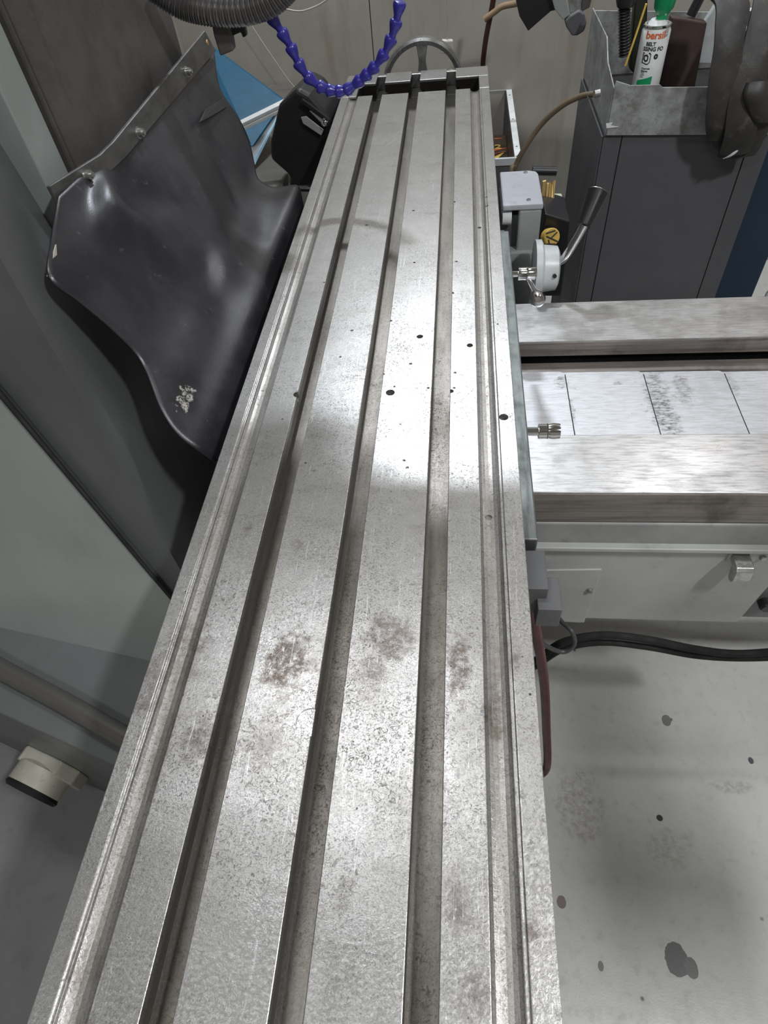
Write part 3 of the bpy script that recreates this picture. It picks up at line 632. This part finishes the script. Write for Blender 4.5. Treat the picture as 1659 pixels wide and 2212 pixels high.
cable('wall_cable', [oy(540, 50, 2.62), oy(590, 125, 2.62), oy(640, 192, 2.62), oy(700, 235, 2.62)], .0014, M['beige'], 'thin pale cord running down the wall behind the teal panel', 'cord')

# bracket hanging beside the column top
pb = prism('mounting_bracket', [oy(452, 30, 1.26), oy(492, 35, 1.26), oy(505, 110, 1.26), oy(475, 122, 1.26), oy(462, 80, 1.26)], (0, .02, 0), M['slide'], None, bevel=.003); tag(pb, 'dirty dark bracket below the corrugated conduit', 'bracket')
pb = prism('hanging_clip', [oy(490, 30, 1.27), oy(524, 34, 1.27), oy(533, 78, 1.27), oy(524, 82, 1.27), oy(520, 70, 1.27), oy(498, 80, 1.27)], (0, .012, 0), M['black'], None, bevel=.002); tag(pb, 'small black hooked clip beside the dirty bracket', 'clip')

# ================================================================== left background: teal panel, profile rod, black case
tp = thing('teal_panel', 'teal painted sheet metal box leaning left behind the rubber cover', 'metal box', oy(540, 350, 2.0))
P1, P2, P3, P4 = oy(440, 88, 2.35), oy(613, 217, 2.15), oy(545, 315, 1.95), oy(420, 330, 1.95)
prism('face', [P1, P2, P3, P4], (0.004, .012, -.004), M['teal'], tp, bevel=.001)
prism('end_face', [oy(612, 234, 2.14), oy(540, 314, 1.95), oy(547, 362, 1.93)], (-.002, .012, 0), M['lightgrey'], tp, bevel=.0005, label='light grey inner face')
prism('edge', [oy(612, 232, 2.135), oy(606, 236, 2.13), oy(545, 352, 1.925), oy(549, 360, 1.925)], (0, .010, 0), M['cyan'], tp, label='bright pale blue edge')
rd = thing('profile_rod', 'pale aluminium profile rod crossing the teal panel', 'rod', oy(520, 270, 1.9))
r0, r1 = oy(500, 282, 1.86), oy(662, 203, 1.90); ax_ = (r1-r0).normalized(); up_ = V((0, -.25, 1)); sd_ = ax_.cross(up_).normalized()*.009; up_ = sd_.cross(ax_).normalized()*.0095
q = [r0-sd_-up_, r0+sd_-up_, r0+sd_-up_*.2, r0+sd_*.7, r0+sd_+up_*.2, r0+sd_+up_, r0-sd_+up_]
prism('extrusion', q, r1-r0, M['white'], rd, bevel=.0008)
lathe('end_screw', r1, ax_, [(.004, -.002), (.004, .006), (.007, .006), (.007, .012), (0, .012)], M['chrome'], rd, 16)
bc = thing('black_case', 'glossy black plastic case left of the table under the coolant hose', 'case', oy(640, 390, 1.8))
cs = [(601, 228), (640, 190), (668, 205), (716, 262), (712, 330), (690, 405), (622, 405), (626, 382), (583, 345), (583, 305)]
prism('shell', [oy(x, y, 1.78) for x, y in cs], (0.02, .14, 0), M['black'], bc, bevel=.012, seg=3)
prism('lid_rib', [oy(655, 212, 1.775), oy(716, 258, 1.775), oy(714, 268, 1.775), oy(650, 222, 1.775)], (0, -.012, .004), M['black'], bc, bevel=.003)
prism('grip_recess', [oy(650, 252, 1.772), oy(662, 250, 1.772), oy(700, 280, 1.772), oy(694, 292, 1.772), oy(655, 266, 1.772)], (0, -.004, 0), plain('grey_plastic', (.33, .31, .32), .3), bc, bevel=.0015, label='grey grip strip with the highlight put into its colour')  # pale grey stands in for the highlight on the glossy case
prism('catch', [oy(668, 238, 1.772), oy(676, 236, 1.772), oy(704, 262, 1.772), oy(698, 268, 1.772)], (0, -.006, 0), plain('grey_plastic', (.25, .23, .24), .3), bc, bevel=.002)
lathe('latch_bolt', oy(697, 262, 1.765), (.7, -.5, -.2), [(.006, 0), (.009, .003), (.009, .009), (.006, .010), (.006, .018), (0, .018)], M['chrome'], bc, 16)
o = tube('case_rail', [oy(618, 408, 1.7), oy(720, 410, 1.7)], .006, M['black']); tag(o, 'thin black rail below the black case', 'rail')

bn = thing('side_bench', 'low grey-brown bench below the black case and teal panel', 'bench', (-.9, 2.1, 0))
zbn = min((ch_.matrix_basis.translation+v.co).z+ORG[ch_].z for ob in (bc, tp) for ch_ in ob.children for v in ch_.data.vertices)-.003

box('bench_top', (-1.5, 1.74, zbn-.03), (-.50, WY-.01, zbn), paint('bench_grey', (.13, .12, .105), .5, .2), bn, bevel=.003)
for q in ((-1.46, 1.70), (-.56, 1.78), (-1.46, 2.6), (-.56, 2.6)): box('leg', (q[0], q[1], 0), (q[0]+.04, q[1]+.04, zbn-.03), M['dark'], bn)
# chip tray beyond the table, black inside with a pale rim
tz = .72
ct = thing('chip_tray', 'black tray with pale riveted rim behind the right side of the table', 'tray', (0, 2.0, tz-.2))
ra, rb, rc_, rd_ = oz(1106, 191, tz), oz(1125, 338, tz), oz(705, 345, tz), oz(712, 221, tz)
tx0, tx1, ty0, ty1 = rd_.x, (ra.x+rb.x)/2, rb.y, ra.y
ww = .020
prism('rim', [(tx1-ww, ty0, tz-.003), (tx1, ty0+.03, tz-.003), (tx1, ty1, tz-.003), (tx1-ww, ty1, tz-.003)], (0, 0, .003), M['white'], ct, bevel=.0008)
box('rim', (tx0, ty1-.008, tz-.003), (tx1, ty1, tz), M['flange'], ct)
box('rim', (tx0, ty0-.010, tz-.02), (tx1-ww*.3, ty0, tz), M['flange'], ct)
box('rim', (tx0, ty0, tz-.003), (tx0+ww, ty1, tz), M['flange'], ct)
for k in (.1, .5, .9): lathe('rivet', (tx1-ww*.5, ty0+.02+(ty1-ty0-.03)*k, tz), (0, 0, 1), [(.003, 0), (.002, .001), (0, .0012)], M['ink'], ct, 10)
box('tray_side', (tx1-ww-.003, ty0, tz-.22), (tx1-ww, ty1, tz-.003), M['black'], ct)
box('tray_back', (tx0, ty1-.004, tz-.22), (tx1-ww, ty1-.001, tz-.003), M['dark'], ct)
box('tray_front', (tx0, ty0-.006, tz-.22), (tx1-ww, ty0-.002, tz-.02), M['dark'], ct)
box('tray_floor', (tx0, ty0, tz-.22), (tx1-ww, ty1, tz-.215), M['black'], ct)
# printed can lying in the tray
pc = thing('printed_packet', 'packet with yellow and orange print lying inside the black tray', 'packet', oz(1082, 310, tz-.15))
zz = tz-.10; a0, a1, a2, a3 = oz(1050, 292, zz), oz(1092, 290, zz), oz(1100, 342, zz), oz(1050, 345, zz)
prism('wrapper', [a0, a1, a2, a3], (0, 0, -.05), plain('dark_print', (.05, .03, .02), .35), pc, bevel=.003)
ex_ = (a1-a0).normalized(); ey_ = V((-ex_.y, ex_.x, 0)); b0 = oz(1068, 322, zz)
writing('printed_digit', '2', .05, M['yellow'], pc, lambda x, y: b0+ex_*(x)+ey_*y+V((0, 0, .001)), bold=.0012)
def strip(pa, pb, wd, m): 
    d = (pb-pa).normalized(); s2 = V((-d.y, d.x, 0))*wd; prism('printed_flash', [pa-s2, pb-s2*.3, pb+s2*.3, pa+s2], (0, 0, .001), m, pc)
strip(oz(1066, 325, zz), oz(1093, 320, zz), .004, M['orange']); strip(oz(1068, 300, zz), oz(1085, 299, zz), .003, M['orange']); strip(oz(1070, 342, zz+.001), oz(1088, 330, zz+.001), .009, M['yellow']); strip(oz(1066, 333, zz), oz(1092, 327, zz), .003, M['orange'])

# hoses on the right background
cable('drain_hose', [oy(1283, 203, 1.72), oy(1255, 208, 1.74), oy(1215, 228, 1.76), oy(1170, 268, 1.78), oy(1132, 322, 1.78), oy(1112, 362, 1.78), oy(1100, 400, 1.76), V((.12, 1.74, .35)), V((.12, 1.72, .01))], .0065, M['hose'], 'tan brown hose arching from the cabinet side to behind the table', 'hose')
hf = lathe('hose_fitting', oy(1285, 203, 1.73), (-1, 0, -.15), [(.008, -.012), (.008, 0), (.006, .002), (.006, .010), (.0075, .012), (.0075, .018), (0, .018)], M['steel'], None, 14); tag(hf, 'small metal hose fitting on the cabinet side', 'fitting')
cable('dark_hose', [oy(1070, -25, 2.45), oy(1062, 20, 2.45), oy(1052, 70, 2.45), oy(1046, 110, 2.45), oy(1043, 150, 2.45), oy(1045, 240, 2.45)], .0085, M['darkhose'], 'dark brown hose hanging on the wall behind the table corner', 'hose')
cable('brown_rope', [oy(1046, 42, 2.40), oy(1068, 26, 2.40), oy(1085, 14, 2.40), oy(1112, 8, 2.40), oy(1150, -2, 2.40)], .0085, M['rawwood'], 'pale brown rope crossing the dark hose', 'rope')
wt = prism('white_plug', [oy(954, 88, 2.3), oy(978, 88, 2.3), oy(980, 118, 2.3), oy(952, 116, 2.3)], (0, .02, 0), paint('dusty_white', (.52, .48, .43), .7, .2), None, bevel=.003); tag(wt, 'dusty white plug hanging on a string above the handwheel', 'plug')
cable('string', [oy(966, 88, 2.31), oy(967, 40, 2.31), oy(967, -20, 2.31)], .0016, M['beige'], 'thin string holding the dusty white plug', 'string')
# hanging guards at the top
g1 = prism('black_offcut', [oy(1112, -10, 2.2), oy(1205, -10, 2.2), oy(1200, 22, 2.2), (oy(1190, 24, 2.2)), oy(1141, 67, 2.2), oy(1122, 35, 2.2)], (0, .015, 0), M['black'], None, bevel=.001); tag(g1, 'black pointed offcut hanging from the top edge', 'offcut')
g2 = thing('grey_bracket', 'grey-green strap with a rounded dark end hanging at the top', 'bracket', oy(1230, 60, 2.2))
prism('strap', [oy(1190, -10, 2.18), oy(1222, -10, 2.18), oy(1232, 32, 2.18), oy(1216, 43, 2.18), oy(1198, 20, 2.18)], (0, .012, 0), M['green'], g2, bevel=.002)
prism('strap', [oy(1226, -10, 2.19), oy(1258, -10, 2.19), oy(1254, 22, 2.19), oy(1232, 30, 2.19)], (0, .012, 0), M['galv'], g2, bevel=.002)
prism('strap', [oy(1256, -10, 2.20), oy(1280, -10, 2.20), oy(1274, 16, 2.20), oy(1256, 26, 2.20)], (0, .012, 0), M['slide'], g2, bevel=.002)
prism('rounded_end', [oy(1232, 34, 2.17), oy(1252, 22, 2.17), oy(1263, 30, 2.17), oy(1268, 50, 2.17), oy(1262, 68, 2.17), oy(1248, 77, 2.17), oy(1236, 78, 2.17), oy(1224, 60, 2.17), oy(1220, 46, 2.17)], (0, .03, 0), M['dark'], g2, bevel=.004)

# ================================================================== tool cabinet on the right
YC = 1.70
K = thing('tool_cabinet', 'charcoal sheet metal cabinet with a battered open tray top', 'cabinet', (.55, 1.85, 0))
def kz(px_, py_): return oy(px_, py_, YC)
kt = kz(1345, 290).z; xa = kz(1305, 290).x; xb_ = oy(1545, 640, YC).x; xs1 = kz(1345, 290).x; xs2 = (kz(1605, 350).x+kz(1505, 640).x)/2
YCB = 2.12
box('carcass', (xa+.002, YC+.006, .04), (xb_-.002, YCB, kt), M['cab'], K)
for a, b in ((xa, xs1-.0012), (xs1+.0012, xs2-.0012), (xs2+.0012, xb_)): box('front_panel', (a, YC, .04), (b, YC+.006, kt), M['cab'], K, bevel=.001)
# side of the cabinet flares back to the left
lside = [oy(1302, 292, YC), oy(1296, 140, 1.92)]
box('side_panel', (xa-.004, YC+.004, .04), (xa, YCB, kt-.005), M['cab'], K)
zt1 = kz(1400, 182).z
def wallp(pts, ext, nm='tray_wall', m=None, **k): return prism(nm, pts, ext, m or M['galv'], K, bevel=.001, **k)
f1 = [kz(1307, 290), kz(1660, 288)+V((0, 0, 0)), kz(1700, 183), kz(1430, 186), kz(1424, 180), kz(1362, 182), kz(1330, 172), kz(1320, 205)]
yfr = YC-.008
f1 = [V((q.x, yfr, q.z)) for q in f1]
wallp(f1, (0, .003, 0))
xr = f1[2].x; zr = zt1
# left wall with cut corner
lw = [V((f1[0].x, yfr, f1[0].z)), V((f1[0].x, yfr, zt1)), V((f1[0].x-.002, 1.80, zt1+.02)), V((f1[0].x-.002, 1.86, zt1+.055)), V((f1[0].x-.002, YCB, zt1+.055)), V((f1[0].x-.002, YCB, f1[0].z))]
wallp(lw, (.003, 0, 0))
wallp([V((f1[0].x, YCB, kt)), V((xr, YCB, kt)), V((xr, YCB, zt1+.02)), V((f1[0].x, YCB, zt1+.05))], (0, -.003, 0))
wallp([V((f1[0].x-.003, YC+.1, kt-.03)), V((f1[0].x-.003, YCB-.04, kt-.03)), V((f1[0].x-.003, YCB-.04, kt-.06)), V((f1[0].x-.003, YC+.14, kt-.42))], (-.003, 0, 0), 'side_plate', M['cab'])
box('tray_floor', (xa+.01, YC+.005, kt), (xr-.01, YCB-.01, kt+.004), M['blackm'], K)
prism('paint_chip', [kz(1308, 264)+V((0, -.0095, 0)), kz(1322, 262)+V((0, -.0095, 0)), kz(1318, 268)+V((0, -.0095, 0)), kz(1335, 271)+V((0, -.0095, 0)), kz(1309, 274)+V((0, -.0095, 0))], (0, .0015, 0), M['white'], K, label='chipped white paint spot')
# navy cabinet beyond
nc = box('navy_cabinet', (xb_+.03, 1.86, 0), (oy(1625, 640, 1.86).x, 2.4, .95), M['navy'], None, bevel=.003); tag(nc, 'dark navy cabinet right of the charcoal cabinet', 'cabinet')
wc = lathe('white_post', oy(1652, 660, 1.9)-V((0, 0, .5)), (0, 0, 1), [(.012, 0), (.012, .545), (.006, .56), (0, .562)], M['white'], None, 16); tag(wc, 'thin white post at the right edge behind the far way', 'post')

# aerosol can standing in the tray
yk = 1.80
cn = oy(1398, 172, yk-.034); top = oy(1422, 52, yk)
cx_, cz0 = (oy(1364, 178, yk-.01).x+oy(1424, 182, yk-.01).x)/2, kt+.004
rcan = (oy(1452, 50, yk).x-oy(1391, 46, yk).x)/2; ztop = oy(1422, 50, yk-.0).z
cx_ = (oy(1452, 50, yk).x+oy(1391, 46, yk).x)/2
can = thing('aerosol_can', 'white aerosol can with green nozzle standing in the cabinet tray', 'spray can', (cx_, yk, cz0))
lathe('can_body', (cx_, yk, cz0), (0, 0, 1), [(rcan-.002, 0), (rcan, .003), (rcan, ztop-cz0-.012), (rcan-.004, ztop-cz0-.004), (rcan-.003, ztop-cz0), (rcan-.006, ztop-cz0+.001), (rcan-.008, ztop-cz0-.003), (rcan*.5, ztop-cz0+.008), (0, ztop-cz0+.008)], M['white'], can, 48)
lathe('can_seam', (cx_, yk, ztop-.004), (0, 0, 1), [(rcan-.0035, 0), (rcan-.001, .001), (rcan-.001, .004), (rcan-.0035, .005), (rcan-.006, .0045)], M['chrome'], can, 48)
lathe('nozzle', (cx_+.006, yk, ztop+.006), (0, 0, 1), [(.012, 0), (.012, .010), (.021, .022), (.026, .06), (.028, .10), (.020, .115), (0, .115)], M['green_cap'], can, 28, label='green plastic nozzle')
def wrap(x0a, z0a):
    def f(x, y):
        th = (x0a+x)/rcan; r = rcan+.0004; return V((cx_+math.sin(th)*r, yk-math.cos(th)*r, z0a+y))
    return f
H = ztop-cz0; zc = ztop
def zr(py_): return oy(1415, py_, yk-rcan*.95).z
kz_ = (zr(60)-zr(160))/100
writing('print_brand', 'bersil', 22*kz_, M['orange'], can, wrap(-.028, zr(84)), bold=.0006)
writing('print_name', 'BELT', 11*kz_, M['ink'], can, wrap(-.024, zr(99)), bold=.0004)
writing('print_name', 'SSING FO', 12*kz_, M['ink'], can, wrap(-.029, zr(110)), bold=.0004)
writing('print_small', 'Courroie\nRiemen', 5.5*kz_, M['ink'], can, wrap(-.024, zr(149)), bold=.0002)
writing('print_small', 'IIIIIIII\nIIIIIIIII\nIIIIIII', 4.5*kz_, M['ink'], can, wrap(-.024, zr(158)))
for k in range(3): writing('print_column', 'IIIIIIIII IIIIII', .004, M['ink'], can, (lambda k: (lambda x, y: wrap(.014+k*.003+y, zr(64))(0, -x)))(k))
def patch(nm, x0_, x1_, z0_, z1_, m, n=8, slant=0.0):
    bm = bmesh.new(); f = wrap(0, 0); vs = []
    for k in range(n+1):
        x = x0_+(x1_-x0_)*k/n; vs.append((bm.verts.new(f(x, z0_)), bm.verts.new(f(x, z1_+slant*k/n))))
    for A_, B_ in zip(vs, vs[1:]): bm.faces.new((A_[0], B_[0], B_[1], A_[1]))
    build(nm, bm, m, can)
patch('print_green_band', -.03, .004, zr(184), zr(174), M['green_cap'], slant=.010)
# pictogram: ring frame and a dark disc
f = wrap(0, 0)
def outline(nm, pts, wdt, m):
    bm = bmesh.new(); n = len(pts); cxx = sum(p[0] for p in pts)/n; czz = sum(p[1] for p in pts)/n
    o_ = [bm.verts.new(f(*p)) for p in pts]; i_ = [bm.verts.new(f(cxx+(p[0]-cxx)*(1-wdt), czz+(p[1]-czz)*(1-wdt))) for p in pts]
    for k in range(n): bm.faces.new((o_[k], o_[(k+1) % n], i_[(k+1) % n], i_[k]))
    build(nm, bm, m, can)
outline('pictogram', [(-.027, zr(113)), (-.011, zr(113)), (-.008, zr(117)), (-.008, zr(134)), (-.012, zr(139)), (-.017, zr(139)), (-.027, zr(136))], .2, M['ink'])
outline('pictogram', [(-.024, zr(119)), (-.017, zr(117)), (-.013, zr(121)), (-.013, zr(131)), (-.018, zr(134)), (-.024, zr(129))], .5, M['ink'])
outline('pictogram', [(.003+.0048*math.cos(a), zr(122)+.0055*math.sin(a)) for a in [2*PI*k/14 for k in range(14)]], .75, M['ink'])
o = tube('straw', [oy(1396, 8, 1.76), oy(1375, 72, 1.765), oy(1351, 142, 1.77)], .0022, M['yellow']); tag(o, 'thin yellow plastic straw leaning beside the aerosol can', 'straw')
# coiled black hose left of the can
pts = spline([oy(1348, -20, 1.84), oy(1349, 20, 1.84), oy(1349, 70, 1.84), oy(1350, 120, 1.84)], 60); bm = bmesh.new()
a_tube(bm, pts, .01, 14, rfun=lambda fr, i: .0125+.0020*math.sin(i*2*PI/8)); o = build('flexible_conduit', bm, M['black'], smooth=60); tag(o, 'ribbed black flexible conduit standing at the left of the tray', 'conduit')
o = lathe('conduit_cap', oy(1350, 14, 1.84), (0, 0, 1), [(.018, 0), (.022, .01), (.022, .05), (0, .05)], M['black'], None, 18); tag(o, 'black cap on top of the ribbed conduit', 'cap')
bt = prism('olive_plate', [oy(1372, -10, 1.90), oy(1400, -10, 1.90), oy(1396, 120, 1.90), oy(1380, 170, 1.90), oy(1360, 150, 1.90)], (0, .03, 0), plain('dark_olive', (.03, .035, .018), .35), None, bevel=.004); tag(bt, 'dark olive plate standing behind the yellow straw', 'plate')
# scouring block
b1 = prism('abrasive_pad', [oy(1452, 38, 1.84), oy(1528, 49, 1.84), oy(1500, 195, 1.84), oy(1420, 195, 1.84)], (0, .03, 0), M['brown'], None, bevel=.003); tag(b1, 'dark brown abrasive pad right of the aerosol can', 'abrasive pad')
b2 = prism('angled_plate', [oy(1515, 60, 1.90), oy(1560, -10, 1.90), oy(1600, -10, 1.90), oy(1560, 140, 1.90), oy(1510, 138, 1.90)], (0, .02, 0), M['lightgrey'], None, bevel=.003); tag(b2, 'light grey angled plate behind the abrasive pad', 'plate')
o = tube('black_lever', [oy(1492, 34, 1.87), oy(1520, -20, 1.87)], .011, M['black']); tag(o, 'black bar leaning behind the abrasive pad', 'bar')
b3 = prism('square_holder', [oy(1612, 22, 1.93), oy(1640, 20, 1.93), oy(1622, 68, 1.93), oy(1600, 68, 1.93)], (0, .02, 0), M['white'], None, bevel=.002); tag(b3, 'small white square holder between the dark straps', 'holder')
b4 = prism('dark_insert', [oy(1610, 26, 1.925), oy(1629, 24, 1.925), oy(1616, 55, 1.925), oy(1606, 56, 1.925)], (0, .008, 0), M['dark'], b3)
# grubby leather gloves hanging over the front
gl = thing('leather_strap', 'grubby dark leather apron straps hanging over the cabinet front', 'strap', oy(1590, 340, 1.62))
def S(pts, wpx, yy, nm, cup=.006, th=.006):
    P = spline([oy(x, y, yy+d) for x, y, d in pts], 8); hw_ = V((wpx/2/1348*1.75, 0, 0)); bm = bmesh.new()
    n = len(P); half = [hw_*(1+.07*math.sin(i*.23)+.08*mnoise.noise(V((i*.1, 1, 2)))) for i in range(n)]
    a_ribbon(bm, P, half, th, cup, 8)
    for v in bm.verts: v.co += V((0, 1, .2))*(.0022*mnoise.noise(v.co*28))
    return build(nm, bm, M['strap'], gl, smooth=60)
S([(1560, -15, .06), (1582, 10, .03), (1578, 60, .0), (1570, 130, -.02), (1562, 200, -.03), (1556, 260, -.03), (1556, 300, -.02)], 48, 1.66, 'strap_band')
S([(1668, -15, .06), (1660, 30, .03), (1640, 100, .0), (1620, 170, -.02), (1606, 240, -.03), (1596, 300, -.03), (1585, 330, -.02)], 52, 1.65, 'strap_band')
S([(1690, 120, .0), (1668, 190, -.01), (1640, 250, -.02), (1612, 300, -.02), (1590, 336, -.01)], 62, 1.655, 'strap_band')
bm = bmesh.new(); L = [oy(x, y, 1.635) for x, y in ((1538, 300), (1545, 320), (1562, 340), (1590, 350), (1620, 335), (1645, 300), (1665, 250), (1640, 230), (1600, 250), (1560, 270))]
a_prism(bm, L, (0, .012, 0)); build('folded_end', bm, M['strap'], gl, bevel=.005, seg=3)
S([(1640, 178, -.04), (1635, 205, -.05), (1640, 235, -.05), (1650, 258, -.045)], 40, 1.66, 'grey_lining', .01)
bm = bmesh.new(); a_tube(bm, spline([oy(1562, 343, 1.625), oy(1578, 336, 1.62), oy(1592, 325, 1.62), oy(1600, 315, 1.625)], 6), .0035, 8, rfun=lambda f_, i: .0035*math.sin(PI*max(.08, min(.92, f_)))); build('pale_fold', bm, M['lightgrey'], gl, smooth=60, label='pale creased edge')

# clutter between the gearbox and the cabinet
cable('black_pipe', [oy(1150, 369, 1.62), oy(1202, 370, 1.62)], .0105, M['black'], 'short black pipe end behind the gearbox top', 'pipe')
br = thing('brass_strips', 'bundle of dull brass strips standing behind the gearbox', 'brass bundle', oy(1185, 450, 1.5))
for k, (xa1, xb1) in enumerate(((1172, 1180), (1181, 1187), (1188, 1193), (1193, 1200))):
    prism('brass_strip', [oy(xa1, 392+4*(k % 2), 1.52+.004*k), oy(xb1, 390+6*(k % 3), 1.52+.004*k), oy(xb1-5, 455, 1.50), oy(xa1-5, 455, 1.50)], (0, .006, 0), M['brass'], br, bevel=.001)
for k, (x, y) in enumerate(((1207, 432), (1204, 466))):
    o = prism('pale_fitting', [oy(x-9, y-7, 1.6), oy(x+8, y-7, 1.6), oy(x+9, y+5, 1.6), oy(x+4, y+9, 1.6), oy(x-9, y+8, 1.6)], (0, .02, 0), plain('ivory_plastic', (.55, .56, .42), .4), None, bevel=.003)
    tag(o, ('upper' if k == 0 else 'lower')+' ivory fitting right of the brass strips', 'fitting')
bb = prism('black_junction_box', [oy(1178, 462, 1.42), oy(1232, 478, 1.42), oy(1226, 540, 1.42), oy(1212, 640, 1.42), oy(1150, 640, 1.42)], (0, .12, 0), M['black'], None, bevel=.003); tag(bb, 'black box between gearbox flange and lever', 'box')
yr = thing('warning_disc', 'yellow round cap with black stripes behind the gearbox flange', 'cap', oy(1194, 512, 1.39))
cd = oy(1193, 512, 1.39); lathe('cap_disc', cd, (.35, -1, .5), [(.019, -.02), (.019, -.002), (.017, 0), (0, 0)], M['yellow'], yr, 28)
a_, u_, v_ = V((.35, -1, .5)).normalized(), V((1, .35, 0)).normalized(), None; v_ = a_.cross(u_).normalized()
for (s0, t0, s1, t1) in ((-.015, .010, .008, .012), (-.014, .004, .012, -.012), (-.004, -.002, .012, .008), (-.014, -.012, .006, -.016), (-.010, -.004, -.008, -.014)):
    pa, pb2 = cd+u_*s0+v_*t0+a_*.0004, cd+u_*s1+v_*t1+a_*.0004; dd = (pb2-pa).normalized(); ss = dd.cross(a_)*.0014
    prism('stripe', [pa-ss, pb2-ss, pb2+ss, pa+ss], a_*.0012, M['ink'], yr)
